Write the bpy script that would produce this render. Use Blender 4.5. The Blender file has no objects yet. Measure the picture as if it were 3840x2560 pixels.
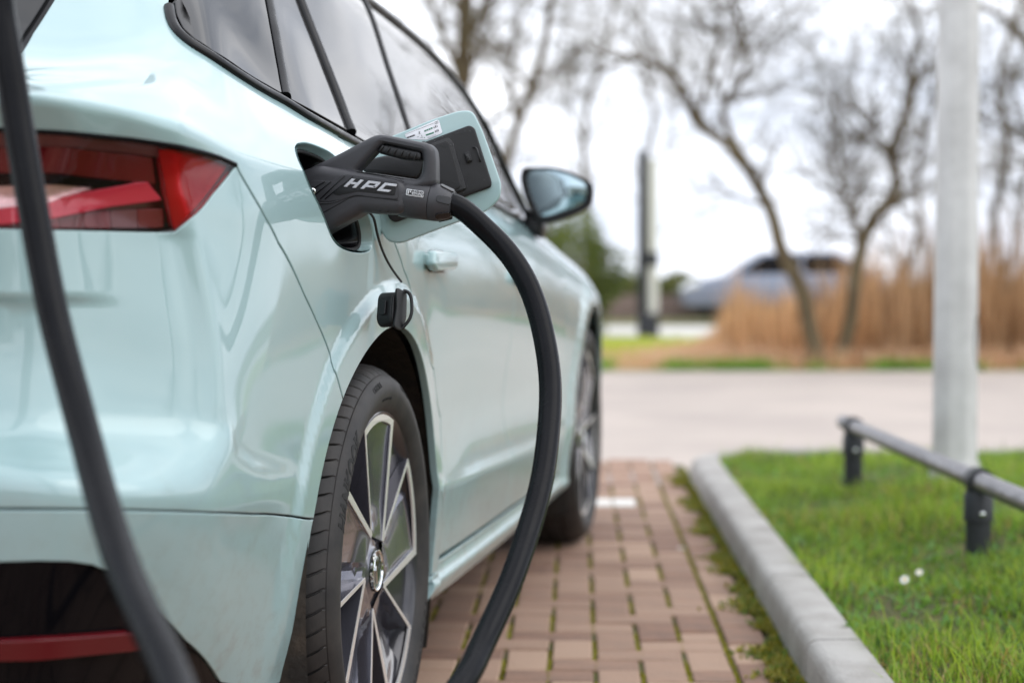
import bpy, bmesh, math, random
import numpy as np
from mathutils import Vector, Matrix
from mathutils.geometry import delaunay_2d_cdt
random.seed(7); rng = np.random.default_rng(7)
SC = bpy.context.scene
COL = SC.collection
R = math.radians

# ------------------------------------------------------------------ camera
# world axes = car axes: x to the car's right, y forward, z up, rear axle at y = 0
F_PX, VPX, HOR = 6350.0, 3042.0, 1045.0
TH = math.atan((VPX-1920)/F_PX)
PIT = math.atan((1280-HOR)/F_PX*math.cos(TH))
CF = np.array([-math.sin(TH)*math.cos(PIT), math.cos(TH)*math.cos(PIT), -math.sin(PIT)])
CR = np.array([math.cos(TH), math.sin(TH), 0.0])
CU = np.cross(CR, CF)
CC = np.array([1.66, -2.907, 0.885])
cam = bpy.data.cameras.new('camera'); camo = bpy.data.objects.new('camera', cam); COL.objects.link(camo)
m = Matrix(((CR[0], CU[0], -CF[0], CC[0]), (CR[1], CU[1], -CF[1], CC[1]), (CR[2], CU[2], -CF[2], CC[2]), (0, 0, 0, 1)))
camo.matrix_world = m
cam.sensor_width = 36.0; cam.lens = F_PX/3840*36; cam.clip_start = .05; cam.clip_end = 3000
cam.dof.use_dof = True; cam.dof.focus_distance = 2.76; cam.dof.aperture_fstop = 2.25; cam.dof.aperture_blades = 0
SC.camera = camo

def ray(px):
    return CF+(px[0]-1920)/F_PX*CR-(px[1]-1280)/F_PX*CU
def proj(P):
    V = np.asarray(P)-CC; d = V@CF
    return np.stack([1920+F_PX*(V@CR)/d, 1280-F_PX*(V@CU)/d], -1)
def at_plane(px, p0, n):
    d = ray(px); n = np.asarray(n, float); t = ((np.asarray(p0, float)-CC)@n)/(d@n); return CC+d*t
def at_ground(px, z=0.0):
    return at_plane(px, (0, 0, z), (0, 0, 1))
def at_dist(px, dist):
    d = ray(px); return CC+d*(dist/d[1])

# ------------------------------------------------------------------ world, sun, exposure
W = bpy.data.worlds.new('World'); SC.world = W; W.use_nodes = True
SUN_EL, SUN_AZ = R(48), R(100)          # azimuth from +y (forward) towards +x (right)
nt = W.node_tree; nt.nodes.clear()
out = nt.nodes.new('ShaderNodeOutputWorld'); bg = nt.nodes.new('ShaderNodeBackground')
sky = nt.nodes.new('ShaderNodeTexSky'); sky.sky_type = 'NISHITA'; sky.sun_disc = False
sky.sun_elevation = SUN_EL; sky.sun_rotation = SUN_AZ; sky.dust_density = 3; sky.air_density = 1.2
tc = nt.nodes.new('ShaderNodeTexCoord'); mp = nt.nodes.new('ShaderNodeMapping'); mp.inputs['Scale'].default_value = (1, 1, 2.6)
no = nt.nodes.new('ShaderNodeTexNoise'); no.inputs['Scale'].default_value = 2.3; no.inputs['Detail'].default_value = 7; no.inputs['Roughness'].default_value = .56
cr = nt.nodes.new('ShaderNodeValToRGB'); e = cr.color_ramp.elements
e[0].position = .36; e[0].color = (9.6, 10.6, 12.6, 1); e[1].position = .62; e[1].color = (21, 21.3, 22.2, 1)
mx = nt.nodes.new('ShaderNodeMix'); mx.data_type = 'RGBA'; mx.inputs[0].default_value = .92
L = nt.links.new
L(tc.outputs['Generated'], mp.inputs['Vector']); L(mp.outputs[0], no.inputs['Vector']); L(no.outputs['Fac'], cr.inputs[0])
# thin overcast: the cloud layer is brighter round the hidden sun and falls off away from it
dp = nt.nodes.new('ShaderNodeVectorMath'); dp.operation = 'DOT_PRODUCT'; L(tc.outputs['Generated'], dp.inputs[0])
dp.inputs[1].default_value = (math.sin(SUN_AZ)*math.cos(SUN_EL), math.cos(SUN_AZ)*math.cos(SUN_EL), math.sin(SUN_EL))
mr = nt.nodes.new('ShaderNodeMapRange'); mr.inputs[1].default_value = -.6; mr.inputs[2].default_value = 1.0; mr.inputs[3].default_value = 0; mr.inputs[4].default_value = 1; L(dp.outputs['Value'], mr.inputs[0])
pw = nt.nodes.new('ShaderNodeMath'); pw.operation = 'POWER'; pw.inputs[1].default_value = 1.0; L(mr.outputs[0], pw.inputs[0])
ma = nt.nodes.new('ShaderNodeMath'); ma.operation = 'MULTIPLY_ADD'; ma.inputs[1].default_value = .22; ma.inputs[2].default_value = .76; L(pw.outputs[0], ma.inputs[0])
mu = nt.nodes.new('ShaderNodeVectorMath'); mu.operation = 'SCALE'; L(cr.outputs[0], mu.inputs[0]); L(ma.outputs[0], mu.inputs['Scale'])
L(sky.outputs[0], mx.inputs[6]); L(mu.outputs[0], mx.inputs[7]); L(mx.outputs[2], bg.inputs[0]); L(bg.outputs[0], out.inputs[0])
bg.inputs[1].default_value = .100
sun = bpy.data.lights.new('sun', 'SUN'); sun.energy = .7; sun.angle = R(45); sun.color = (1, .955, .9)
suno = bpy.data.objects.new('sun', sun); COL.objects.link(suno)
sd = Vector((math.sin(SUN_AZ)*math.cos(SUN_EL), math.cos(SUN_AZ)*math.cos(SUN_EL), math.sin(SUN_EL)))
suno.rotation_euler = sd.to_track_quat('Z', 'Y').to_euler(); suno.location = (4, 6, 8)
SC.view_settings.view_transform = 'Standard'; SC.view_settings.look = 'None'; SC.view_settings.gamma = 1
SC.view_settings.use_curve_mapping = False; SC.view_settings.exposure = 0.38

# ------------------------------------------------------------------ helpers
def tag(o, label=None, cat=None, group=None, kind=None):
    if label: o['label'] = label
    if cat: o['category'] = cat
    if group: o['group'] = group
    if kind: o['kind'] = kind
    return o
def empty(name, loc=(0, 0, 0)):
    o = bpy.data.objects.new(name, None); o.location = loc; COL.objects.link(o); o.empty_display_size = .1; return o
def link(name, me, mat=None, parent=None):
    if mat is not None and not me.materials: me.materials.append(mat)
    o = bpy.data.objects.new(name, me); COL.objects.link(o)
    if parent is not None:
        o.parent = parent; o.matrix_parent_inverse = Matrix.Translation(-wloc(parent))
    return o
def wloc(o):
    v = Vector((0, 0, 0))
    while o is not None:
        v = v+Vector(o.location)+Vector(o.matrix_parent_inverse.translation if o.parent else (0, 0, 0)); o = o.parent
    return v
def mesh(name, V, Fc, smooth=True):
    me = bpy.data.meshes.new(name)
    if isinstance(V, np.ndarray): V = V.tolist()
    if isinstance(Fc, np.ndarray): Fc = Fc.tolist()
    me.from_pydata(V, [], Fc); me.update()
    if smooth: me.polygons.foreach_set('use_smooth', [True]*len(me.polygons))
    return me
def sharp(me, ang=35):
    bm = bmesh.new(); bm.from_mesh(me)
    a = R(ang)
    for ed in bm.edges:
        ed.smooth = not (len(ed.link_faces) == 2 and ed.calc_face_angle(0) > a)
    bm.to_mesh(me); bm.free(); return me
def fix_normals(me):
    bm = bmesh.new(); bm.from_mesh(me); bmesh.ops.recalc_face_normals(bm, faces=bm.faces); bm.to_mesh(me); bm.free(); return me
def spline(pts, n):
    P = np.asarray(pts, float); d = np.r_[0, np.cumsum(np.linalg.norm(np.diff(P, axis=0), axis=1)**.5)]
    if len(P) == 2: return P[0]+(P[1]-P[0])*np.linspace(0, 1, n)[:, None]
    t = np.linspace(0, d[-1], n); out_ = np.zeros((n, P.shape[1]))
    h = np.diff(d); k = len(P)            # natural cubic spline
    A = np.zeros((k, k)); B = np.zeros((k, P.shape[1])); A[0, 0] = A[-1, -1] = 1
    for i in range(1, k-1):
        A[i, i-1] = h[i-1]; A[i, i] = 2*(h[i-1]+h[i]); A[i, i+1] = h[i]
        B[i] = 6*((P[i+1]-P[i])/h[i]-(P[i]-P[i-1])/h[i-1])
    M_ = np.linalg.solve(A, B)
    idx = np.clip(np.searchsorted(d, t)-1, 0, k-2)
    for j, (tt, i) in enumerate(zip(t, idx)):
        a = d[i+1]-tt; b = tt-d[i]
        out_[j] = M_[i]*a**3/(6*h[i])+M_[i+1]*b**3/(6*h[i])+(P[i]/h[i]-M_[i]*h[i]/6)*a+(P[i+1]/h[i]-M_[i+1]*h[i]/6)*b
    return out_
def tube_arrays(path, rad, seg=12, caps=True, closed=False):
    P = np.asarray(path, float); n = len(P); rad = np.broadcast_to(np.asarray(rad, float), (n,))
    T = np.gradient(P, axis=0); T /= np.linalg.norm(T, axis=1)[:, None]+1e-12
    up = np.array([0, 0, 1.]) if abs(T[0][2]) < .9 else np.array([1., 0, 0])
    N = np.cross(T[0], up); N /= np.linalg.norm(N); V = []
    a = np.arange(seg)*2*np.pi/seg
    for i in range(n):
        N = N-T[i]*(N@T[i]); N /= np.linalg.norm(N)+1e-12; B = np.cross(T[i], N)
        V.append(P[i]+rad[i]*(np.cos(a)[:, None]*N+np.sin(a)[:, None]*B))
    V = np.concatenate(V); Fc = []
    for i in range(n-1):
        for j in range(seg):
            k = (j+1) % seg; Fc.append((i*seg+j, i*seg+k, (i+1)*seg+k, (i+1)*seg+j))
    if caps:
        Fc.append(tuple(range(seg-1, -1, -1))); Fc.append(tuple((n-1)*seg+j for j in range(seg)))
    return V, Fc
def tube(name, path, rad, seg=12, mat=None, parent=None):
    V, Fc = tube_arrays(path, rad, seg); me = mesh(name, V, Fc); sharp(me, 50); return link(name, me, mat, parent)
def lathe_arrays(prof, axis0, axis1, seg=48):
    """prof: list of (t along axis in metres, radius)."""
    a0 = np.asarray(axis0, float); ax = np.asarray(axis1, float)-a0; ax /= np.linalg.norm(ax)
    up = np.array([0, 0, 1.]) if abs(ax[2]) < .9 else np.array([1., 0, 0])
    N = np.cross(ax, up); N /= np.linalg.norm(N); B = np.cross(ax, N)
    a = np.arange(seg)*2*np.pi/seg; V = []; Fc = []
    for t, r in prof: V.append(a0+ax*t+r*(np.cos(a)[:, None]*N+np.sin(a)[:, None]*B))
    for i in range(len(prof)-1):
        for j in range(seg):
            k = (j+1) % seg; Fc.append((i*seg+j, i*seg+k, (i+1)*seg+k, (i+1)*seg+j))
    return np.concatenate(V), Fc
def lathe(name, prof, a0, a1, seg=48, mat=None, parent=None, ang=35):
    V, Fc = lathe_arrays(prof, a0, a1, seg)
    n = len(prof)
    if prof[0][1] > 1e-5: Fc.append(tuple(range(seg-1, -1, -1)))
    if prof[-1][1] > 1e-5: Fc.append(tuple((n-1)*seg+j for j in range(seg)))
    me = mesh(name, V, Fc); fix_normals(me); sharp(me, ang); return link(name, me, mat, parent)
def rounded(poly, r, n=4):
    """round the corners of a 2-d polygon"""
    P = [np.asarray(p, float) for p in poly]; o_ = []
    rr = r if hasattr(r, '__len__') else [r]*len(P)
    for i, p in enumerate(P):
        a, b = P[i-1], P[(i+1) % len(P)]; da, db = a-p, b-p; la, lb = np.linalg.norm(da), np.linalg.norm(db)
        q = min(rr[i], .45*la, .45*lb)
        if q <= 0: o_.append(p); continue
        s, e_ = p+da/la*q, p+db/lb*q
        for k in range(n+1):
            t = k/n; o_.append((1-t)**2*s+2*t*(1-t)*p+t*t*e_)
    return o_
def plate_mesh(name, loops, half, bevel, frame, res=3):
    """filled 2-d outline(s), extruded by +-half with rounded edges; frame = (origin, ex, ey, ez)"""
    cu = bpy.data.curves.new(name, 'CURVE'); cu.dimensions = '2D'; cu.fill_mode = 'BOTH'
    cu.extrude = max(half-bevel, 0); cu.bevel_depth = bevel; cu.bevel_resolution = res; cu.offset = -bevel
    for lp in loops:
        sp = cu.splines.new('POLY'); sp.points.add(len(lp)-1)
        for p, q in zip(sp.points, lp): p.co = (q[0], q[1], 0, 1)
        sp.use_cyclic_u = True
    ob = bpy.data.objects.new(name, cu); COL.objects.link(ob)
    dg = bpy.context.evaluated_depsgraph_get(); me = bpy.data.meshes.new_from_object(ob.evaluated_get(dg))
    bpy.data.objects.remove(ob); bpy.data.curves.remove(cu)
    n = len(me.vertices); co = np.empty(n*3, np.float32); me.vertices.foreach_get('co', co); co = co.reshape(-1, 3)
    o_, ex, ey, ez = [np.asarray(f, float) for f in frame]
    co = o_+co[:, :1]*ex+co[:, 1:2]*ey+co[:, 2:3]*ez
    me.vertices.foreach_set('co', co.astype(np.float32).ravel()); me.name = name; me.materials.clear()
    me.polygons.foreach_set('use_smooth', [True]*len(me.polygons))
    bm = bmesh.new(); bm.from_mesh(me); bmesh.ops.remove_doubles(bm, verts=bm.verts, dist=1e-5); bmesh.ops.recalc_face_normals(bm, faces=bm.faces); bm.to_mesh(me); bm.free()
    sharp(me, 40); return me
def plate(name, loops, half, bevel, frame, mat, parent, res=3):
    if not hasattr(loops[0][0], '__len__'): loops = [loops]
    return link(name, plate_mesh(name, loops, half, bevel, frame, res), mat, parent)
def text_mesh(name, s, size, extrude, frame, align='CENTER', space=1.0, shear=0.0, bold=0.0):
    cu = bpy.data.curves.new(name, 'FONT'); cu.body = s; cu.size = size; cu.extrude = extrude; cu.align_x = align; cu.align_y = 'CENTER'
    cu.space_character = space; cu.shear = shear; cu.offset = bold; cu.resolution_u = 3
    ob = bpy.data.objects.new(name, cu); COL.objects.link(ob)
    dg = bpy.context.evaluated_depsgraph_get(); me = bpy.data.meshes.new_from_object(ob.evaluated_get(dg))
    bpy.data.objects.remove(ob); bpy.data.curves.remove(cu); me.materials.clear()
    if frame is not None:
        o_, ex, ey, ez = [Vector(f) for f in frame]
        for v in me.vertices: c = v.co.copy(); v.co = o_+ex*c.x+ey*c.y+ez*c.z
    return me
def box_mesh(name, lo, hi, bev=0.0, seg=2):
    bm = bmesh.new(); bmesh.ops.create_cube(bm, size=1)
    lo, hi = Vector(lo), Vector(hi)
    for v in bm.verts: v.co = Vector([(lo[i]+hi[i])/2+v.co[i]*(hi[i]-lo[i]) for i in range(3)])
    if bev > 0: bmesh.ops.bevel(bm, geom=bm.edges[:], offset=bev, segments=seg, affect='EDGES', profile=.5)
    me = bpy.data.meshes.new(name); bm.to_mesh(me); bm.free()
    if bev > 0:
        me.polygons.foreach_set('use_smooth', [True]*len(me.polygons)); sharp(me, 40)
    return me
def smooth01(x): x = np.clip(x, 0, 1); return x*x*(3-2*x)

# ------------------------------------------------------------------ materials
def mat(name, col, rough=.5, metal=0., spec=.5, coat=0., coat_rough=.03, var=None, bump=None, vary_rough=None, attr=None, sheen=0, ior=1.5, obj_var=None):
    """Principled material. var=(scale, colour2, amount) noise colour; bump=(scale, strength, dist)"""
    mt = bpy.data.materials.new(name); mt.use_nodes = True; t = mt.node_tree; b = t.nodes['Principled BSDF']; l = t.links.new
    b.inputs['Base Color'].default_value = (*col, 1); b.inputs['Roughness'].default_value = rough; b.inputs['Metallic'].default_value = metal
    b.inputs['IOR'].default_value = ior; b.inputs['Specular IOR Level'].default_value = spec
    b.inputs['Coat Weight'].default_value = coat; b.inputs['Coat Roughness'].default_value = coat_rough
    cur = None
    co_ = t.nodes.new('ShaderNodeTexCoord')
    if attr:
        a = t.nodes.new('ShaderNodeAttribute'); a.attribute_name = attr; cur = a.outputs['Color']
    if var:
        n = t.nodes.new('ShaderNodeTexNoise'); n.inputs['Scale'].default_value = var[0]; n.inputs['Detail'].default_value = 6; n.inputs['Roughness'].default_value = .6
        l(co_.outputs['Object'], n.inputs['Vector'])
        r_ = t.nodes.new('ShaderNodeMapRange'); r_.inputs[1].default_value = .38; r_.inputs[2].default_value = .66; r_.inputs[4].default_value = var[2]
        l(n.outputs['Fac'], r_.inputs[0])
        x = t.nodes.new('ShaderNodeMix'); x.data_type = 'RGBA'; l(r_.outputs[0], x.inputs[0])
        if cur is not None: l(cur, x.inputs[6])
        else: x.inputs[6].default_value = (*col, 1)
        x.inputs[7].default_value = (*var[1], 1); cur = x.outputs[2]
    if obj_var:
        oi = t.nodes.new('ShaderNodeObjectInfo'); x = t.nodes.new('ShaderNodeMix'); x.data_type = 'RGBA'
        r_ = t.nodes.new('ShaderNodeMapRange'); r_.inputs[4].default_value = obj_var[1]; l(oi.outputs['Random'], r_.inputs[0]); l(r_.outputs[0], x.inputs[0])
        if cur is not None: l(cur, x.inputs[6])
        else: x.inputs[6].default_value = (*col, 1)
        x.inputs[7].default_value = (*obj_var[0], 1); cur = x.outputs[2]
    if cur is not None: l(cur, b.inputs['Base Color'])
    if vary_rough:
        n = t.nodes.new('ShaderNodeTexNoise'); n.inputs['Scale'].default_value = vary_rough[0]; n.inputs['Detail'].default_value = 5; l(co_.outputs['Object'], n.inputs['Vector'])
        r_ = t.nodes.new('ShaderNodeMapRange'); r_.inputs[1].default_value = .35; r_.inputs[2].default_value = .65; r_.inputs[3].default_value = vary_rough[1]; r_.inputs[4].default_value = vary_rough[2]
        l(n.outputs['Fac'], r_.inputs[0]); l(r_.outputs[0], b.inputs['Roughness'])
    if bump:
        n = t.nodes.new('ShaderNodeTexNoise'); n.inputs['Scale'].default_value = bump[0]; n.inputs['Detail'].default_value = 5; l(co_.outputs['Object'], n.inputs['Vector'])
        bp = t.nodes.new('ShaderNodeBump'); bp.inputs['Strength'].default_value = bump[1]; bp.inputs['Distance'].default_value = bump[2]
        l(n.outputs['Fac'], bp.inputs['Height']); l(bp.outputs[0], b.inputs['Normal'])
    if sheen: b.inputs['Sheen Weight'].default_value = sheen
    return mt
def glassy(name, tint, gloss=1.0, ior=1.5):
    mt = bpy.data.materials.new(name); mt.use_nodes = True; t = mt.node_tree; t.nodes.clear(); l = t.links.new
    o_ = t.nodes.new('ShaderNodeOutputMaterial'); tr = t.nodes.new('ShaderNodeBsdfTransparent'); tr.inputs[0].default_value = (*tint, 1)
    g = t.nodes.new('ShaderNodeBsdfGlossy'); g.inputs['Roughness'].default_value = .01; g.inputs[0].default_value = (gloss, gloss, gloss, 1)
    fr = t.nodes.new('ShaderNodeFresnel'); fr.inputs[0].default_value = ior; mxs = t.nodes.new('ShaderNodeMixShader')
    l(fr.outputs[0], mxs.inputs[0]); l(tr.outputs[0], mxs.inputs[1]); l(g.outputs[0], mxs.inputs[2]); l(mxs.outputs[0], o_.inputs[0]); return mt
M = {}
def leafy(name, tint, transl=.42):
    mt = bpy.data.materials.new(name); mt.use_nodes = True; t = mt.node_tree; l = t.links.new; b = t.nodes['Principled BSDF']; b.inputs['Roughness'].default_value = .55; b.inputs['Specular IOR Level'].default_value = .3
    a = t.nodes.new('ShaderNodeAttribute'); a.attribute_name = 'tint'; l(a.outputs['Color'], b.inputs['Base Color'])
    tl = t.nodes.new('ShaderNodeBsdfTranslucent'); mu_ = t.nodes.new('ShaderNodeMix'); mu_.data_type = 'RGBA'; mu_.blend_type = 'MULTIPLY'; mu_.inputs[0].default_value = 1; l(a.outputs['Color'], mu_.inputs[6]); mu_.inputs[7].default_value = (*tint, 1); l(mu_.outputs[2], tl.inputs[0])
    ms = t.nodes.new('ShaderNodeMixShader'); ms.inputs[0].default_value = transl; l(b.outputs[0], ms.inputs[1]); l(tl.outputs[0], ms.inputs[2]); l(ms.outputs[0], t.nodes['Material Output'].inputs[0]); return mt
M['paint'] = mat('mint_paint', (.285, .415, .422), .38, .08, .35, 1.0, .006, var=(5, (.295, .415, .41), .4))
def road_film(mt):
    # thin road dirt low on the body: duller clear coat and a few brownish specks
    t = mt.node_tree; b = t.nodes['Principled BSDF']; l = t.links.new; co_ = t.nodes.new('ShaderNodeTexCoord'); sp = t.nodes.new('ShaderNodeSeparateXYZ'); l(co_.outputs['Object'], sp.inputs[0])
    r_ = t.nodes.new('ShaderNodeMapRange'); r_.inputs[1].default_value = .72; r_.inputs[2].default_value = .30; l(sp.outputs['Z'], r_.inputs[0])
    n = t.nodes.new('ShaderNodeTexNoise'); n.inputs['Scale'].default_value = 26; n.inputs['Detail'].default_value = 8; n.inputs['Roughness'].default_value = .72; l(co_.outputs['Object'], n.inputs['Vector'])
    k = t.nodes.new('ShaderNodeMapRange'); k.inputs[1].default_value = .48; k.inputs[2].default_value = .74; l(n.outputs['Fac'], k.inputs[0])
    m1 = t.nodes.new('ShaderNodeMath'); m1.operation = 'MULTIPLY'; l(r_.outputs[0], m1.inputs[0]); l(k.outputs[0], m1.inputs[1])
    x = t.nodes.new('ShaderNodeMix'); x.data_type = 'RGBA'; x.inputs[7].default_value = (.20, .17, .13, 1); s_ = b.inputs['Base Color'].links[0].from_socket; l(s_, x.inputs[6])
    m2 = t.nodes.new('ShaderNodeMath'); m2.operation = 'MULTIPLY'; m2.inputs[1].default_value = .5; l(m1.outputs[0], m2.inputs[0]); l(m2.outputs[0], x.inputs[0]); l(x.outputs[2], b.inputs['Base Color'])
    m3 = t.nodes.new('ShaderNodeMath'); m3.operation = 'MULTIPLY_ADD'; m3.inputs[1].default_value = .16; m3.inputs[2].default_value = .012; l(r_.outputs[0], m3.inputs[0]); l(m3.outputs[0], b.inputs['Coat Roughness'])
road_film(M['paint'])
M['black_gloss'] = mat('gloss_black', (.003, .003, .004), .08, 0, .12)
M['black'] = mat('matt_black', (.012, .012, .013), .65)
M['trim'] = mat('black_trim', (.006, .006, .007), .32, 0, .3, vary_rough=(30, .25, .42))
M['rubber'] = mat('rubber', (.010, .010, .011), .6, bump=(220, .25, .0008), var=(14, (.02, .018, .017), .5))
M['tyre'] = mat('tyre_rubber', (.008, .0075, .0075), .62, var=(14, (.038, .033, .029), .7), bump=(160, .3, .0008))
M['lettering'] = mat('tyre_lettering', (.006, .006, .006), .75)
M['cable'] = mat('cable_rubber', (.0045, .0047, .006), .24, 0, .10, bump=(90, .15, .0012), vary_rough=(26, .19, .30), var=(9, (.009, .0095, .011), .6))
M['plastic'] = mat('handle_plastic', (.036, .036, .041), .44, 0, .40, bump=(700, .25, .0004), var=(22, (.036, .036, .039), .45))
M['plastic_dark'] = mat('dark_plastic', (.007, .007, .008), .42, 0, .4, bump=(500, .2, .0004))
M['port_plastic'] = mat('port_plastic', (.005, .005, .006), .22, 0, .45)
M['grey_print'] = mat('grey_letter', (.50, .51, .54), .45, .2, var=(60, (.40, .41, .43), .5))
M['silver'] = mat('silver_label', (.66, .67, .69), .35, .3)
M['ink'] = mat('black_ink', (.01, .01, .012), .5)
M['glass'] = glassy('tinted_glass', (.010, .010, .012), 1.0, 1.4)
M['cabin'] = mat('cabin', (.012, .012, .013), .8)
M['reflector'] = mat('reflector_red', (.085, .002, .005), .25, 0, .5)
M['mirror'] = mat('mirror_glass', (.36, .46, .50), .02, 1.0)
M['lens_red'] = glassy('red_lens', (1.0, .30, .33), .9, 1.4)
M['lens_clear'] = glassy('clear_lens', (1.0, .80, .80), .75, 1.33)
M['red'] = mat('lamp_red', (.36, .004, .026), .12, 0, .5, .8)
M['red_dark'] = mat('lamp_dark_red', (.13, .001, .008), .15, 0, .5, .5)
M['red_pale'] = mat('lamp_pale_red', (.62, .035, .09), .15, 0, .5, .8)
M['chrome'] = mat('chrome', (.78, .80, .78), .07, 1.0)
M['crystal'] = mat('lamp_crystal', (.75, .72, .72), .18, .7, bump=(300, .6, .001))
M['alloy'] = mat('machined_alloy', (.88, .87, .84), .30, .7, bump=(900, .05, .0002))
M['wheel_grey'] = mat('wheel_grey', (.13, .13, .155), .22, .7, .5, .7, .03)
M['wheel_dark'] = mat('wheel_dark', (.03, .03, .035), .30, .5, .5, .4)
M['brake'] = mat('brake_disc', (.20, .19, .18), .4, .8)
M['liner'] = mat('wheel_arch_felt', (.013, .011, .009), .95, var=(14, (.045, .034, .024), .8), bump=(60, .8, .006))
M['sticker'] = mat('sticker', (.80, .80, .84), .4)
M['sticker_green'] = mat('sticker_green', (.01, .16, .09), .5)
M['water'] = glassy('water_drop', (.96, .96, .96), 1.0, 1.4)

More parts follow.
